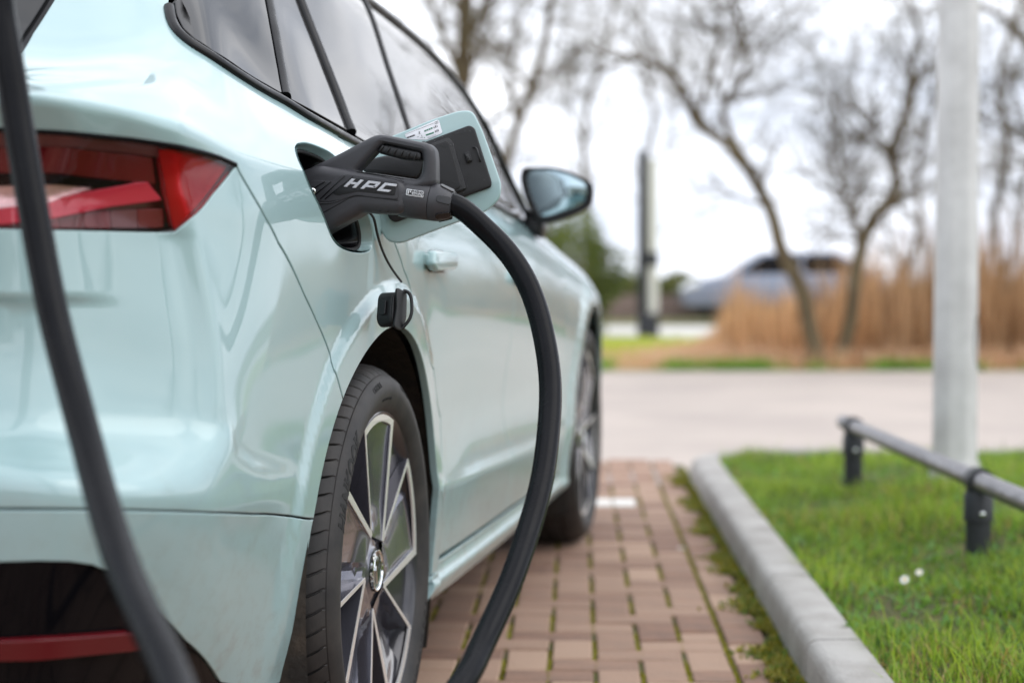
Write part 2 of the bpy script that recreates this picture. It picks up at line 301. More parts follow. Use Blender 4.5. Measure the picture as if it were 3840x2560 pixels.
# ------------------------------------------------------------------ car body surface
# control net: columns run round the car (rear centre -> corner -> side -> nose), levels run from the sill to the roof centre line
LV = np.array([0, .06, .13, .16, .21, .31, .43, .51, .58, .60, .66, .74, .96, 1.18, 1.46, 1.84])
def side(y, xs, zs, ys=None):
    return [(x, (y if ys is None else ys[i]), z) for i, (x, z) in enumerate(zip(xs, zs))]
NET = [
 (-1.77, [(0, -1.0, .30), (0, -1.03, .45), (0, -1.05, .64), (0, -1.05, .66), (0, -1.0, .70), (0, -.985, .80), (0, -1.0, .945), (0, -1.01, .99), (0, -1.0, 1.057), (0, -1.055, 1.115), (0, -.93, 1.14), (0, -.78, 1.19), (0, -.50, 1.38), (0, -.25, 1.55), (0, -.18, 1.585), (0, -.1, 1.60)]),
 (-1.45, [(.33, -.99, .30), (.34, -1.02, .45), (.35, -1.04, .64), (.35, -1.04, .66), (.34, -.995, .70), (.34, -.98, .80), (.34, -.99, .945), (.34, -1.0, .99), (.34, -.99, 1.057), (.345, -1.045, 1.115), (.33, -.92, 1.14), (.31, -.77, 1.19), (.29, -.49, 1.375), (.26, -.24, 1.545), (.15, -.17, 1.585), (0, -.1, 1.60)]),
 (-1.19, [(.56, -.965, .30), (.575, -1.0, .45), (.59, -1.02, .635), (.59, -1.02, .655), (.57, -.97, .695), (.565, -.945, .80), (.565, -.95, .945), (.57, -.95, .99), (.58, -.945, 1.057), (.60, -1.0, 1.115), (.565, -.90, 1.14), (.51, -.73, 1.18), (.48, -.47, 1.36), (.44, -.22, 1.53), (.26, -.14, 1.58), (0, -.1, 1.60)]),
 (-1.03, [(.70, -.93, .30), (.72, -.97, .45), (.745, -1.0, .627), (.742, -.998, .645), (.708, -.92, .69), (.696, -.895, .80), (.699, -.90, .945), (.70, -.90, .99), (.7345, -.90, 1.057), (.746, -.955, 1.110), (.695, -.85, 1.137), (.62, -.69, 1.172), (.58, -.45, 1.345), (.53, -.20, 1.515), (.33, -.11, 1.577), (0, -.1, 1.60)]),
 (-.90, [(.755, -.80, .285), (.795, -.86, .435), (.83, -.93, .615), (.828, -.928, .63), (.7815, -.84, .683), (.788, -.815, .795), (.773, -.82, .947), (.774, -.82, .99), (.779, -.83, 1.055), (.791, -.87, 1.101), (.755, -.79, 1.14), (.69, -.64, 1.185), (.64, -.41, 1.345), (.58, -.17, 1.51), (.36, -.08, 1.575), (0, -.08, 1.602)]),
 (-.77, [(.80, -.655, .27), (.85, -.725, .42), (.875, -.83, .60), (.874, -.825, .615), (.882, -.735, .672), (.872, -.728, .788), (.848, -.747, .947), (.843, -.757, .99), (.836, -.77, 1.045), (.845, -.787, 1.086), (.80, -.68, 1.14), (.74, -.56, 1.20), (.67, -.35, 1.36), (.60, -.12, 1.52), (.37, -.05, 1.585), (0, -.05, 1.605)]),
 (-.61, [(.835, -.55, .26), (.868, -.585, .40), (.894, -.62, .567), (.894, -.62, .58), (.891, -.625, .64), (.889, -.62, .78), (.885, -.61, .93), (.885, -.61, .98), (.88, -.61, 1.034), (.877, -.60, 1.056), (.852, -.565, 1.10), (.785, -.47, 1.19), (.685, -.30, 1.36), (.585, -.10, 1.52), (.38, -.02, 1.59), (0, 0, 1.61)]),
 (-.38, [(.872, -.36, .25), (.888, -.38, .38), (.901, -.40, .525), (.902, -.40, .535), (.904, -.40, .60), (.907, -.39, .77), (.908, -.385, .92), (.908, -.38, .98), (.904, -.38, 1.03), (.901, -.375, 1.048), (.876, -.35, 1.092), (.815, -.31, 1.165), (.705, -.22, 1.36), (.60, -.05, 1.53), (.38, .03, 1.597), (0, .05, 1.613)]),
 (-.12, side(-.12, [.88, .895, .907, .912, .918, .926, .932, .936, .932, .928, .896, .845, .737, .622, .38, 0], [.25, .36, .50, .53, .60, .77, .92, .975, 1.02, 1.042, 1.085, 1.145, 1.35, 1.54, 1.602, 1.615], [-.12]*11+[-.12, -.06, .05, .12, .15])),
 (.10, side(.10, [.88, .895, .907, .912, .918, .928, .934, .935, .931, .926, .895, .853, .748, .635, .385, 0], [.24, .33, .45, .50, .58, .77, .91, .965, 1.012, 1.035, 1.075, 1.13, 1.34, 1.54, 1.602, 1.616])),
 (.46, side(.46, [.893, .908, .897, .906, .915, .911, .909, .923, .934, .927, .897, .860, .765, .65, .39, 0], [.225, .262, .284, .40, .462, .492, .60, .76, .90, 1.015, 1.06, 1.113, 1.33, 1.54, 1.603, 1.616])),
 (.85, side(.85, [.895, .910, .899, .914, .926, .914, .902, .922, .934, .927, .896, .861, .768, .652, .39, 0], [.222, .259, .281, .39, .452, .482, .59, .75, .89, 1.00, 1.048, 1.10, 1.32, 1.53, 1.60, 1.615])),
 (1.25, side(1.25, [.895, .910, .899, .914, .926, .914, .902, .922, .933, .926, .895, .860, .772, .662, .40, 0], [.22, .257, .279, .38, .44, .47, .58, .74, .88, .985, 1.035, 1.083, 1.29, 1.505, 1.58, 1.60])),
 (1.75, side(1.75, [.895, .910, .899, .914, .926, .914, .904, .923, .932, .924, .893, .855, .782, .700, .45, 0], [.22, .255, .277, .37, .43, .46, .57, .73, .86, .96, 1.01, 1.055, 1.225, 1.405, 1.465, 1.485])),
 (2.15, side(2.15, [.893, .908, .898, .914, .926, .918, .914, .928, .932, .920, .890, .845, .80, .757, .50, 0], [.22, .255, .277, .37, .43, .46, .57, .72, .84, .935, .985, 1.03, 1.10, 1.19, 1.24, 1.265])),
 (2.42, side(2.42, [.89, .905, .905, .915, .928, .928, .93, .937, .937, .922, .888, .838, .78, .70, .45, 0], [.22, .25, .28, .37, .44, .50, .60, .72, .82, .91, .96, .998, 1.022, 1.04, 1.065, 1.08])),
 (2.765, side(2.765, [.88, .90, .912, .92, .93, .935, .938, .94, .938, .925, .885, .82, .70, .50, .25, 0], [.22, .25, .29, .37, .45, .55, .66, .76, .82, .88, .928, .96, .985, 1.0, 1.01, 1.01])),
 (3.12, side(3.12, [.86, .88, .89, .90, .908, .912, .915, .915, .912, .90, .86, .79, .67, .48, .25, 0], [.22, .25, .29, .37, .45, .55, .65, .73, .78, .835, .885, .92, .945, .96, .97, .97])),
 (3.40, side(3.40, [.78, .80, .82, .83, .84, .845, .845, .84, .835, .82, .78, .72, .60, .43, .22, 0], [.22, .25, .29, .37, .45, .55, .64, .70, .745, .79, .83, .865, .89, .90, .91, .91], [3.40, 3.42, 3.43, 3.43, 3.43, 3.42, 3.41, 3.40, 3.39, 3.38, 3.36, 3.34, 3.33, 3.33, 3.33, 3.33])),
 (3.60, [(.55, 3.58, .22), (.56, 3.60, .25), (.57, 3.61, .29), (.58, 3.62, .37), (.58, 3.62, .45), (.58, 3.61, .55), (.58, 3.6, .64), (.58, 3.58, .70), (.57, 3.56, .74), (.56, 3.54, .78), (.53, 3.50, .81), (.49, 3.46, .835), (.42, 3.43, .85), (.30, 3.42, .86), (.16, 3.42, .865), (0, 3.42, .865)]),
 (4.10, [(0, 3.62, .22), (0, 3.64, .25), (0, 3.66, .29), (0, 3.67, .37), (0, 3.67, .45), (0, 3.66, .55), (0, 3.65, .64), (0, 3.63, .70), (0, 3.60, .74), (0, 3.57, .78), (0, 3.54, .80), (0, 3.51, .82), (0, 3.49, .83), (0, 3.47, .84), (0, 3.455, .845), (0, 3.45, .845)]),
]
def pchip(x, Y, xi):
    x = np.asarray(x, float); h = np.diff(x); sh = (len(h),)+(1,)*(Y.ndim-1); hh = h.reshape(sh); d = np.diff(Y, axis=0)/hh
    m_ = np.zeros_like(Y); w1 = 2*hh[1:]+hh[:-1]; w2 = hh[1:]+2*hh[:-1]
    ok = d[:-1]*d[1:] > 0
    with np.errstate(divide='ignore', invalid='ignore'):
        m_[1:-1] = np.where(ok, (w1+w2)/(w1/d[:-1]+w2/d[1:]), 0)
    m_[0] = d[0]; m_[-1] = d[-1]
    i = np.clip(np.searchsorted(x, xi, side='right')-1, 0, len(x)-2); t = ((xi-x[i])/h[i]).reshape((-1,)+(1,)*(Y.ndim-1)); H = h[i].reshape(t.shape)
    return (2*t**3-3*t**2+1)*Y[i]+(t**3-2*t**2+t)*H*m_[i]+(-2*t**3+3*t**2)*Y[i+1]+(t**3-t**2)*H*m_[i+1]
uk = [c[0] for c in NET]; C_ = np.array([c[1] for c in NET], float)       # (K,16,3)
# tight creases: extra levels round the ledge (9) and door crease (4), extra columns round the corner crease
def ins_levels(C, lv, idx, f):
    a = C[:, idx]+(C[:, idx-1]-C[:, idx])*f; b = C[:, idx]+(C[:, idx+1]-C[:, idx])*f
    la = lv[idx]+(lv[idx-1]-lv[idx])*f; lb = lv[idx]+(lv[idx+1]-lv[idx])*f
    C = np.concatenate([C[:, :idx], a[:, None], C[:, idx:idx+1], b[:, None], C[:, idx+1:]], 1)
    return C, np.r_[lv[:idx], la, lv[idx], lb, lv[idx+1:]]
C2, lv2 = ins_levels(C_, LV, 9, .22)
C2, lv2 = ins_levels(C2, lv2, 4, .22)
ic = uk.index(-.77)
f_ = .14
ca = C2[ic]+(C2[ic-1]-C2[ic])*f_; cb = C2[ic]+(C2[ic+1]-C2[ic])*f_
# below the crease foot the corner is soft: keep it as a plain blend there
soft = 1-smooth01((lv2-.19)/.06)[:, None]
ca = ca*(1-soft)+soft*(C2[ic]+(C2[ic-1]-C2[ic+1])*f_*.5); cb = cb*(1-soft)+soft*(C2[ic]+(C2[ic+1]-C2[ic-1])*f_*.5)
C2 = np.concatenate([C2[:ic], ca[None], C2[ic:ic+1], cb[None], C2[ic+1:]], 0)
uk2 = uk[:ic]+[-.77-.13*f_, -.77, -.77+.16*f_]+uk[ic+1:]
DU, DV = .0065, .005
UU = np.arange(uk2[0], uk2[-1]+1e-6, DU); VV = np.arange(0, LV[-1]+1e-6, DV)
G = pchip(uk2, C2, UU)                                    # (NU,L,3)
G = pchip(lv2, np.swapaxes(G, 0, 1), VV); G = np.swapaxes(G, 0, 1)   # (NU,NV,3)
def blur(A, s, ax):
    n = int(3*s+1); k = np.exp(-.5*(np.arange(-n, n+1)/s)**2); k /= k.sum()
    pad = [(0, 0)]*3; pad[ax] = (n, n); B = np.pad(A, pad, mode='reflect', reflect_type='odd'); o_ = np.zeros_like(A)
    for i, w in enumerate(k):
        sl = [slice(None)]*3; sl[ax] = slice(i, i+A.shape[ax]); o_ += w*B[tuple(sl)]
    return o_
Gs = blur(blur(G, .009/DU, 0), .0066/DV, 1); Gl = blur(blur(G, .032/DU, 0), .0195/DV, 1)
UM, VM = np.meshgrid(UU, VV, indexing='ij')
mk = np.exp(-((UM+.77)/.06)**2)*smooth01((VM-.20)/.05)*(1-smooth01((VM-.60)/.05))
mk = np.maximum(mk, np.exp(-((VM-.60)/.035)**2)*(1-smooth01((UM+.30)/.5)))
mk = np.maximum(mk, np.exp(-((VM-.21)/.03)**2)*smooth01((UM-.25)/.15)*(1-smooth01((UM-2.0)/.3)))
mk = np.maximum(mk, np.exp(-((VM-.10)/.05)**2)*smooth01((UM-.25)/.15)*(1-smooth01((UM-2.2)/.3)))
G = Gs*mk[..., None]+Gl*(1-mk[..., None])
# keep the seam at the centre line clean
G[0, :, 0] = 0; G[-1, :, 0] = 0; G[:, -1, 0] = 0
def grid_normals(G):
    du = np.gradient(G, axis=0); dv = np.gradient(G, axis=1); n = np.cross(du, dv); l = np.linalg.norm(n, axis=2, keepdims=True)
    return n/np.maximum(l, 1e-9)
NRM = grid_normals(G)
j0 = np.argmin(abs(UU-.8)); SGN = 1 if NRM[j0, int(.45/DV), 0] > 0 else -1
NRM *= SGN
# relief: flared arch rings, tail crease, shelf under the corner panel
WZ = .369; ARCH_R = .432
def relief(G, NRM):
    D = np.zeros(G.shape[:2])
    sidef = smooth01((NRM[..., 0]-.75)/.15)
    for cy in (0.0, 2.765):
        r = np.hypot(G[..., 1]-cy, G[..., 2]-WZ)
        D += .0085*(1-smooth01((r-.486)/.030))*smooth01((VM-.0)/.05)*sidef*(1-smooth01((G[..., 2]-.92)/.05))
    zc = .858
    t = (G[..., 2]-zc); fade = (1-smooth01((UM+1.03)/.13))
    D += fade*(.010*np.exp(-np.maximum(t, 0)/.10)*(t > 0)*smooth01((t+.002)/.006)-.004*np.exp(-np.maximum(-t, 0)/.05)*(t <= 0))*(VM < .5)*(VM > .2)
    D -= .004*np.exp(-((UM+.802)/.022)**2)*smooth01((VM-.19)/.04)*(1-smooth01((VM-.42)/.02))
    # recessed side panel ends in a soft step above the shelf
    zcr = np.interp(UM, [-.80, -.74, -.70, -.63, -.47, -.40], [.70, .694, .663, .642, .618, .60])
    am = np.interp(UM, [-.80, -.74, -.63, -.47, -.40], [0, .005, .005, .0025, 0])
    D += am*(1-smooth01((G[..., 2]-(zcr-.030))/.032))*smooth01((G[..., 2]-.535)/.05)
    return D
D = relief(G, NRM)
G = G+NRM*D[..., None]
NRM = SGN*grid_normals(G)
NU, NV = len(UU), len(VV)

def bil(A, u, v):
    fu = np.clip((np.asarray(u)-UU[0])/DU, 0, NU-1.001); fv = np.clip(np.asarray(v)/DV, 0, NV-1.001)
    i = fu.astype(int); j = fv.astype(int); a = (fu-i)[..., None]; b = (fv-j)[..., None]
    return A[i, j]*(1-a)*(1-b)+A[i+1, j]*a*(1-b)+A[i, j+1]*(1-a)*b+A[i+1, j+1]*a*b
def S(u, v): return bil(G, u, v)
def SN(u, v): n = bil(NRM, u, v); return n/np.linalg.norm(n, axis=-1, keepdims=True)
GP = proj(G.reshape(-1, 3)).reshape(NU, NV, 2)
FRONT = np.einsum('ijk,ijk->ij', NRM, CC-G) > -.02
def solve(fun, u, v, tgt):
    for _ in range(25):
        f0 = fun(S(u, v))-tgt; h = .004
        fu = (fun(S(u+h, v))-fun(S(u-h, v)))/(2*h); fv = (fun(S(u, v+h))-fun(S(u, v-h)))/(2*h)
        A = np.array([[fu[0], fv[0]], [fu[1], fv[1]]]); 
        try: d = np.linalg.solve(A+1e-9*np.eye(2), -f0)
        except np.linalg.LinAlgError: break
        n = np.linalg.norm(d); d = d*min(1, .03/max(n, 1e-9)); u = u+d[0]; v = v+d[1]
        if n < 1e-5: break
    return u, v
def px_uv(px):
    """surface point seen at a pixel of the photograph -> (u, v)"""
    q = np.asarray(px, float); d = np.sum((GP-q)**2, -1)+1e12*(~FRONT)+1e12*(VM > 1.25)
    i, j = np.unravel_index(np.argmin(d), d.shape)
    return np.array(solve(proj, UU[i], VV[j], q))
def yz_uv(y, z):
    q = np.array([y, z]); d = (G[..., 1]-y)**2+(G[..., 2]-z)**2+1e3*(NRM[..., 0] < .2)+1e3*(VM > 1.2)
    i, j = np.unravel_index(np.argmin(d), d.shape)
    return np.array(solve(lambda P: P[..., 1:3], UU[i], VV[j], q))
def pxs(*pts): return [px_uv(p) for p in pts]
def line_uv(*pts): return [np.asarray(p, float) for p in pts]
def dens(poly, step=.008, closed=True):
    o_ = []; n = len(poly)
    for i in range(n if closed else n-1):
        a, b = poly[i], poly[(i+1) % n]; k = max(1, int(np.ceil(np.linalg.norm(b-a)/step)))
        for t in range(k): o_.append(a+(b-a)*t/k)
    if not closed: o_.append(poly[-1])
    return np.array(o_)
def smooth_line(pts, n=None):
    P = np.array(pts); L_ = np.linalg.norm(np.diff(P, axis=0), axis=1).sum(); return list(spline(P, n or max(6, int(L_/.008))))
def inside(P, poly):
    x, y = P[:, 0], P[:, 1]; r = np.zeros(len(P), bool); n = len(poly)
    for i in range(n):
        x1, y1 = poly[i]; x2, y2 = poly[i-1]
        c = ((y1 > y) != (y2 > y)); 
        with np.errstate(divide='ignore', invalid='ignore'): r ^= c & (x < (x2-x1)*(y-y1)/(y2-y1)+x1)
    return r
def area(p): x, y = p[:, 0], p[:, 1]; return .5*np.sum(x*np.roll(y, -1)-np.roll(x, -1)*y)
def panel_arrays(poly, holes=(), offset=0., gap=.0034, depth=.014, step=.02, lip=.0018):
    """solid sheet that follows the body surface inside a (u, v) outline; returns verts, faces, normals"""
    loops = []
    for k, lp in enumerate([poly]+list(holes)):
        q = dens(list(lp), .008)
        keep = np.linalg.norm(q-np.roll(q, 1, 0), axis=1) > 1e-5; q = q[keep]
        if (area(q) > 0) != (k == 0): q = q[::-1]
        if gap:
            tg = np.roll(q, -1, 0)-np.roll(q, 1, 0); tg /= np.linalg.norm(tg, axis=1)[:, None]+1e-12
            nin = np.stack([-tg[:, 1], tg[:, 0]], 1)
            e_ = .002; sc = np.linalg.norm(S(q[:, 0]+nin[:, 0]*e_, q[:, 1]+nin[:, 1]*e_)-S(q[:, 0]-nin[:, 0]*e_, q[:, 1]-nin[:, 1]*e_), axis=1)/(2*e_)
            q = q+nin*(gap/np.maximum(sc, .3))[:, None]
        loops.append(q)
    lo = loops[0].min(0); hi = loops[0].max(0)
    gu = np.arange(lo[0]+step*.5, hi[0], step); gv = np.arange(lo[1]+step*.4, hi[1], step*.8)
    gp = np.stack(np.meshgrid(gu, gv, indexing='ij'), -1).reshape(-1, 2)
    ok = inside(gp, loops[0])
    for h in loops[1:]: ok &= ~inside(gp, h)
    gp = gp[ok]
    bd = np.concatenate(loops)
    if len(gp):
        keep = np.ones(len(gp), bool)
        for s in range(0, len(gp), 2000):
            dd = ((gp[s:s+2000, None]-bd[None])**2).sum(-1).min(1); keep[s:s+2000] = dd > (step*.4)**2
        gp = gp[keep]
    pts = np.concatenate([bd, gp]) if len(gp) else bd
    edges = []; o_ = 0
    for lp in loops:
        n = len(lp); edges += [(o_+i, o_+(i+1) % n) for i in range(n)]; o_ += n
    r = delaunay_2d_cdt([Vector(p) for p in pts], edges, [], 0, 1e-7)
    vv = np.array([tuple(v) for v in r[0]]); ff = np.array([f for f in r[2] if len(f) == 3])
    cen = vv[ff].mean(1); ok = inside(cen, loops[0])
    for h in loops[1:]: ok &= ~inside(cen, h)
    ff = ff[ok]
    V = S(vv[:, 0], vv[:, 1]); N = SN(vv[:, 0], vv[:, 1]); V = V+N*offset
    a = vv[ff]; cr2 = (a[:, 1, 0]-a[:, 0, 0])*(a[:, 2, 1]-a[:, 0, 1])-(a[:, 1, 1]-a[:, 0, 1])*(a[:, 2, 0]-a[:, 0, 0])
    flip = (cr2 > 0) != (SGN > 0); ff[flip] = ff[flip][:, ::-1]
    Vs, Ns, Fs = [V], [N], [tuple(f) for f in ff.tolist()]; base = len(V)
    for lp in loops:                       # rolled edge
        n = len(lp); P = S(lp[:, 0], lp[:, 1]); Nn = SN(lp[:, 0], lp[:, 1]); P = P+Nn*offset
        tg = np.roll(P, -1, 0)-np.roll(P, 1, 0); tg /= np.linalg.norm(tg, axis=1)[:, None]+1e-12
        outd = np.cross(tg, Nn)*SGN
        rings = [(0, 0, 0), (.7*lip, .3*lip, .7), (lip, lip, 1.5), (lip, depth, 1.57)]
        st = base
        for ou, dn, an in rings:
            Vs.append(P+outd*ou-Nn*dn); Ns.append(Nn*math.cos(an)+outd*math.sin(an)); base += n
        for k in range(len(rings)-1):
            for i in range(n):
                j = (i+1) % n; f = (st+k*n+i, st+(k+1)*n+i, st+(k+1)*n+j, st+k*n+j)
                Fs.append(f if SGN > 0 else f[::-1])
    return np.concatenate(Vs), Fs, np.concatenate(Ns)
def mirror_x(V, Fs, N):
    V = V.copy(); N = N.copy(); V[:, 0] *= -1; N[:, 0] *= -1; return V, [f[::-1] for f in Fs], N
def norm_mesh(name, V, Fs, N):
    me = mesh(name, V, Fs); me.normals_split_custom_set_from_vertices(N.tolist()); return me
def panel(name, poly, mt, parent, both='mirror', **k):
    """both: 'mirror' -> second object on the left; 'join' -> one object across the car; 'right' only; 'left' only"""
    A = panel_arrays(poly, **k); o_ = []
    if both == 'join':
        B = mirror_x(*A); n = len(A[0])
        me = norm_mesh(name, np.concatenate([A[0], B[0]]), A[1]+[tuple(i+n for i in f) for f in B[1]], np.concatenate([A[2], B[2]])); o_.append(link(name, me, mt, parent))
    else:
        if both in ('mirror', 'right'): o_.append(link(name, norm_mesh(name, *A), mt, parent))
        if both in ('mirror', 'left'): o_.append(link(name, norm_mesh(name, *mirror_x(*A)), mt, parent))
    return o_

car = tag(empty('electric_car', (0, 1.2, 0)), 'pale mint green electric car plugged in at its rear side, parked beside the kerb', 'car')
def arc(cy, a0, a1, r=ARCH_R, n=40): return [yz_uv(cy+r*math.cos(R(a)), WZ+r*math.sin(R(a))) for a in np.linspace(a0, a1, n)]

# shared lines (traced in the photograph, laid on the body)
tip = px_uv((886, 618))
lamp_top = [np.array((-1.12, .585))]+pxs((0, 486), (111, 492), (344, 509), (600, 540), (753, 571), (830, 594))
lamp_low = pxs((800, 724), (738, 800), (655, 867))
lamp_bot = pxs((540, 866), (300, 860), (0, 853))+[np.array((-1.12, LV[6]))]
gapQB = pxs((930, 700), (988, 800), (1045, 912), (1140, 1100), (1214, 1262), (1238, 1326), (1252, 1385))
def arch_angle(px): q = S(*px_uv(px)); return math.degrees(math.atan2(q[2]-WZ, q[1]))
a_gap, a_bmp = arch_angle((1276, 1459)), arch_angle((1168, 1938))
bump_gap = pxs((1100, 1935), (950, 1927), (700, 1917), (450, 1911), (200, 1909), (0, 1908))+[np.array((-1.25, LV[2]+.01)), np.array((-1.77, LV[2]+.01))]
door_rear = pxs((1268, 512), (1292, 540), (1322, 582), (1400, 720), (1481, 913), (1514, 1010), (1545, 1104), (1586, 1232), (1627, 1380), (1652, 1563), (1657, 1700), (1658, 1843), (1650, 1974), (1634, 2120))
dr_bot = yz_uv(.50, .286)
belt_px = [(632, 30), (638, 66), (656, 110), (687, 145), (728, 176), (817, 233), (906, 291), (1059, 380), (1141, 431), (1263, 500)]
belt_q = smooth_line(pxs(*belt_px))
# --- quarter panel with the charge-port opening
port_px = [(1120, 540), (1150, 537), (1200, 553), (1240, 573), (1262, 592), (1300, 640), (1350, 740), (1385, 830), (1396, 890), (1393, 925), (1378, 940), (1340, 943), (1300, 934), (1268, 916), (1244, 885), (1222, 830), (1180, 735), (1146, 660), (1133, 630), (1116, 590), (1110, 558)]
port_uv = smooth_line(pxs(*port_px)+[px_uv(port_px[0])], 90)[:-1]
a0, a1 = a_gap, -12
hatch_edge = [np.array((-1.12, LV[10]+.03)), px_uv((30, 262))]+pxs((45, 240), (120, 124), (200, 0), (330, -200))+[np.array((-.99, 1.15))]
qp = [tip]+gapQB+arc(0, a_gap, -11, n=60)+[yz_uv(.428, .286), dr_bot]+door_rear[::-1]+belt_q[::-1]
qwin_top = px_uv((640, -60)); qp += [qwin_top, np.array((-.40, 1.17)), np.array((-.80, 1.185))]+hatch_edge[::-1]+lamp_top
panel('quarter_panel', qp, M['paint'], car, 'right', holes=[port_uv], step=.0085)
panel('quarter_panel', qp, M['paint'], car, 'left', step=.03)
# --- bumper, upper and lower
bu = [tip]+gapQB+arc(0, a_gap, a_bmp, n=24)+bump_gap+[np.array((-1.77, LV[4]+.005)), np.array((-1.12, LV[4]+.005))]+lamp_bot[::-1]+lamp_low[::-1]
panel('rear_bumper', bu, M['paint'], car, 'join', step=.011)
dif = pxs((0, 2112), (140, 2108), (260, 2110), (350, 2122), (410, 2150), (500, 2215), (585, 2275), (700, 2405), (830, 2560))
dif_l = [np.array((-1.77, .085)), np.array((-1.3, .085))]+dif+[yz_uv(-.50, .275)]
bl = arc(0, a_bmp, 203, n=10)+[yz_uv(-.43, .268)]+dif_l[::-1]+bump_gap[::-1]
panel('lower_bumper', bl, M['paint'], car, 'join', step=.018)
dif_b = [np.array((-.56, .0)), np.array((-1.77, .0))]
panel('diffuser', dif_l+dif_b, M['black_gloss'], car, 'join', step=.02, offset=-.006)
rf = pxs((-140, 2408), (0, 2404), (234, 2393), (468, 2374), (505, 2380), (530, 2420), (520, 2430), (374, 2444), (140, 2467), (0, 2470), (-140, 2476))
for o in panel('rear_reflector', rf, M['reflector'], car, 'mirror', step=.02, offset=.004, gap=0, depth=.012): pass
# --- tailgate
tg = [np.array((-1.77, LV[4]+.008)), np.array((-1.12, LV[4]+.008)), np.array((-1.12, LV[10]+.03)), np.array((-1.77, LV[10]+.03))]
panel('tailgate', tg, M['paint'], car, 'join', step=.03)
hg = hatch_edge[1:]+[np.array((-1.77, 1.15)), np.array((-1.77, LV[10]+.035)), np.array((-1.12, LV[10]+.035))]
panel('rear_window', hg, M['glass'], car, 'join', step=.03, offset=.001, gap=.012)
panel('rear_window_seal', hg, M['black_gloss'], car, 'join', step=.03, offset=-.006, gap=.001)
# --- doors
b_u = 1.25; bpl = [np.array((b_u+.02, .745)), np.array((b_u+.01, .55)), np.array((b_u-.01, .43)), np.array((b_u+.02, .31)), np.array((b_u+.04, .21)), np.array((b_u+.04, .136))]
belt_d = [np.array((u_, LV[11]-.012)) for u_ in np.linspace(.06, 2.05, 40)]
door_top0 = px_uv((1290, 516))
rd = [door_rear[0]]+door_rear+[np.array((.52, LV[2]+.006)), np.array((b_u+.04, LV[2]+.006))]+bpl[::-1]+[b for b in belt_d[::-1] if b[0] < b_u-.02 and b[0] > door_rear[0][0]+.1]
rd_o = panel('rear_door', rd, M['paint'], car, 'mirror', step=.018)
fd_front = [np.array((2.12, .72)), np.array((2.20, .55)), np.array((2.22, .42)), np.array((2.24, .30)), np.array((2.2, .21)), np.array((2.16, .136))]
fd = bpl+fd_front[::-1]+[b for b in belt_d[::-1] if b[0] > b_u+.04 and b[0] < 2.1]
fd_o = panel('front_door', fd, M['paint'], car, 'mirror', step=.025)
fend = fd_front+[yz_uv(2.765-.45, .27)]+arc(2.765, 193, -12, n=40)+[np.array((3.24, .12)), np.array((3.24, .60)), np.array((3.1, .75)), np.array((2.42, .79)), np.array((2.2, .76))]
panel('front_fender', fend, M['paint'], car, 'mirror', step=.025)
sill = [np.array((u_, .002)) for u_ in (.40, 2.36)]+[yz_uv(2.765-.435, .30), np.array((2.2, LV[2]+.003)), np.array((.52, LV[2]+.003)), yz_uv(.43, .285)]
panel('sill', sill, M['paint'], car, 'mirror', step=.02, offset=0)
# --- nose, hood, roof, windscreen
panel('front_bumper', [np.array((3.245, .01)), np.array((4.10, .01)), np.array((4.10, .60)), np.array((3.245, .60))], M['paint'], car, 'join', step=.04)
panel('bonnet', [np.array((2.42, .795)), np.array((3.1, .755)), np.array((3.245, .61)), np.array((4.10, .61)), np.array((4.10, 1.84)), np.array((2.42, 1.84))], M['paint'], car, 'join', step=.05)
panel('windscreen', [np.array((1.22, 1.22)), np.array((2.15, 1.20)), np.array((2.40, .98)), np.array((2.40, 1.84)), np.array((1.22, 1.84))], M['glass'], car, 'join', step=.05)
rail = .99+.16
apil = [np.array((u_, 1.155)) for u_ in np.linspace(-.38, 1.9, 50)]+[np.array((2.12, 1.06)), np.array((2.28, .85)), np.array((2.41, .80)), np.array((2.40, .975)), np.array((2.15, 1.195)), np.array((1.215, 1.215))]
roof = apil+[np.array((1.215, 1.84)), np.array((-1.6, 1.84)), np.array((-1.77, 1.80)), np.array((-1.77, 1.155)), np.array((-.98, 1.155)), np.array((-.8, 1.19))]
panel('roof', roof, M['paint'], car, 'join', step=.04)
# --- side glazing: black surround, panes proud of it, belt moulding
top = 1.148
win_out = [b+np.array((.004, .006)) for b in belt_q]+[np.array((u_, LV[11]-.012)) for u_ in np.linspace(.10, 2.18, 40)]+[np.array((2.30, .80)), np.array((2.20, .96)), np.array((2.0, 1.09)), np.array((1.8, top))]+[np.array((u_, top)) for u_ in np.linspace(1.7, -.36, 40)]+[np.array((-.40, 1.165))]
panel('window_surround', win_out, M['black_gloss'], car, 'mirror', step=.03, offset=-.007, gap=.001)
def ext(a, b, y): t = (y-a[1])/(b[1]-a[1]); return (a[0]+(b[0]-a[0])*t, y)
def pillar(a, b, n=5, low=None):
    """points up a pillar line; stops at the top edge of the glass"""
    o_ = []
    for t in np.linspace(0, 1, n): o_.append(px_uv((a[0]+(b[0]-a[0])*t, a[1]+(b[1]-a[1])*t)))
    d = (o_[-1]-o_[-2]); d /= np.linalg.norm(d); k = (top-.012-o_[-1][1])/max(d[1], .2); o_.append(o_[-1]+d*k); return o_
q_in = [px_uv(p) for p in [(660, 10), (668, 60), (690, 105), (730, 143), (800, 190), (906, 258), (1000, 315), (1048, 343)]]
qtop = [np.array((-.36, 1.125))]
p1 = pillar((1056, 346), (993, 5)); p2 = pillar((1095, 372), (1027, 5)); p3 = pillar((1305, 486), (1118, 5)); p4 = pillar((1334, 506), (1138, 5))
p5 = pillar((1560, 600), (1382, 60)); p6 = pillar((1584, 610), (1402, 60))
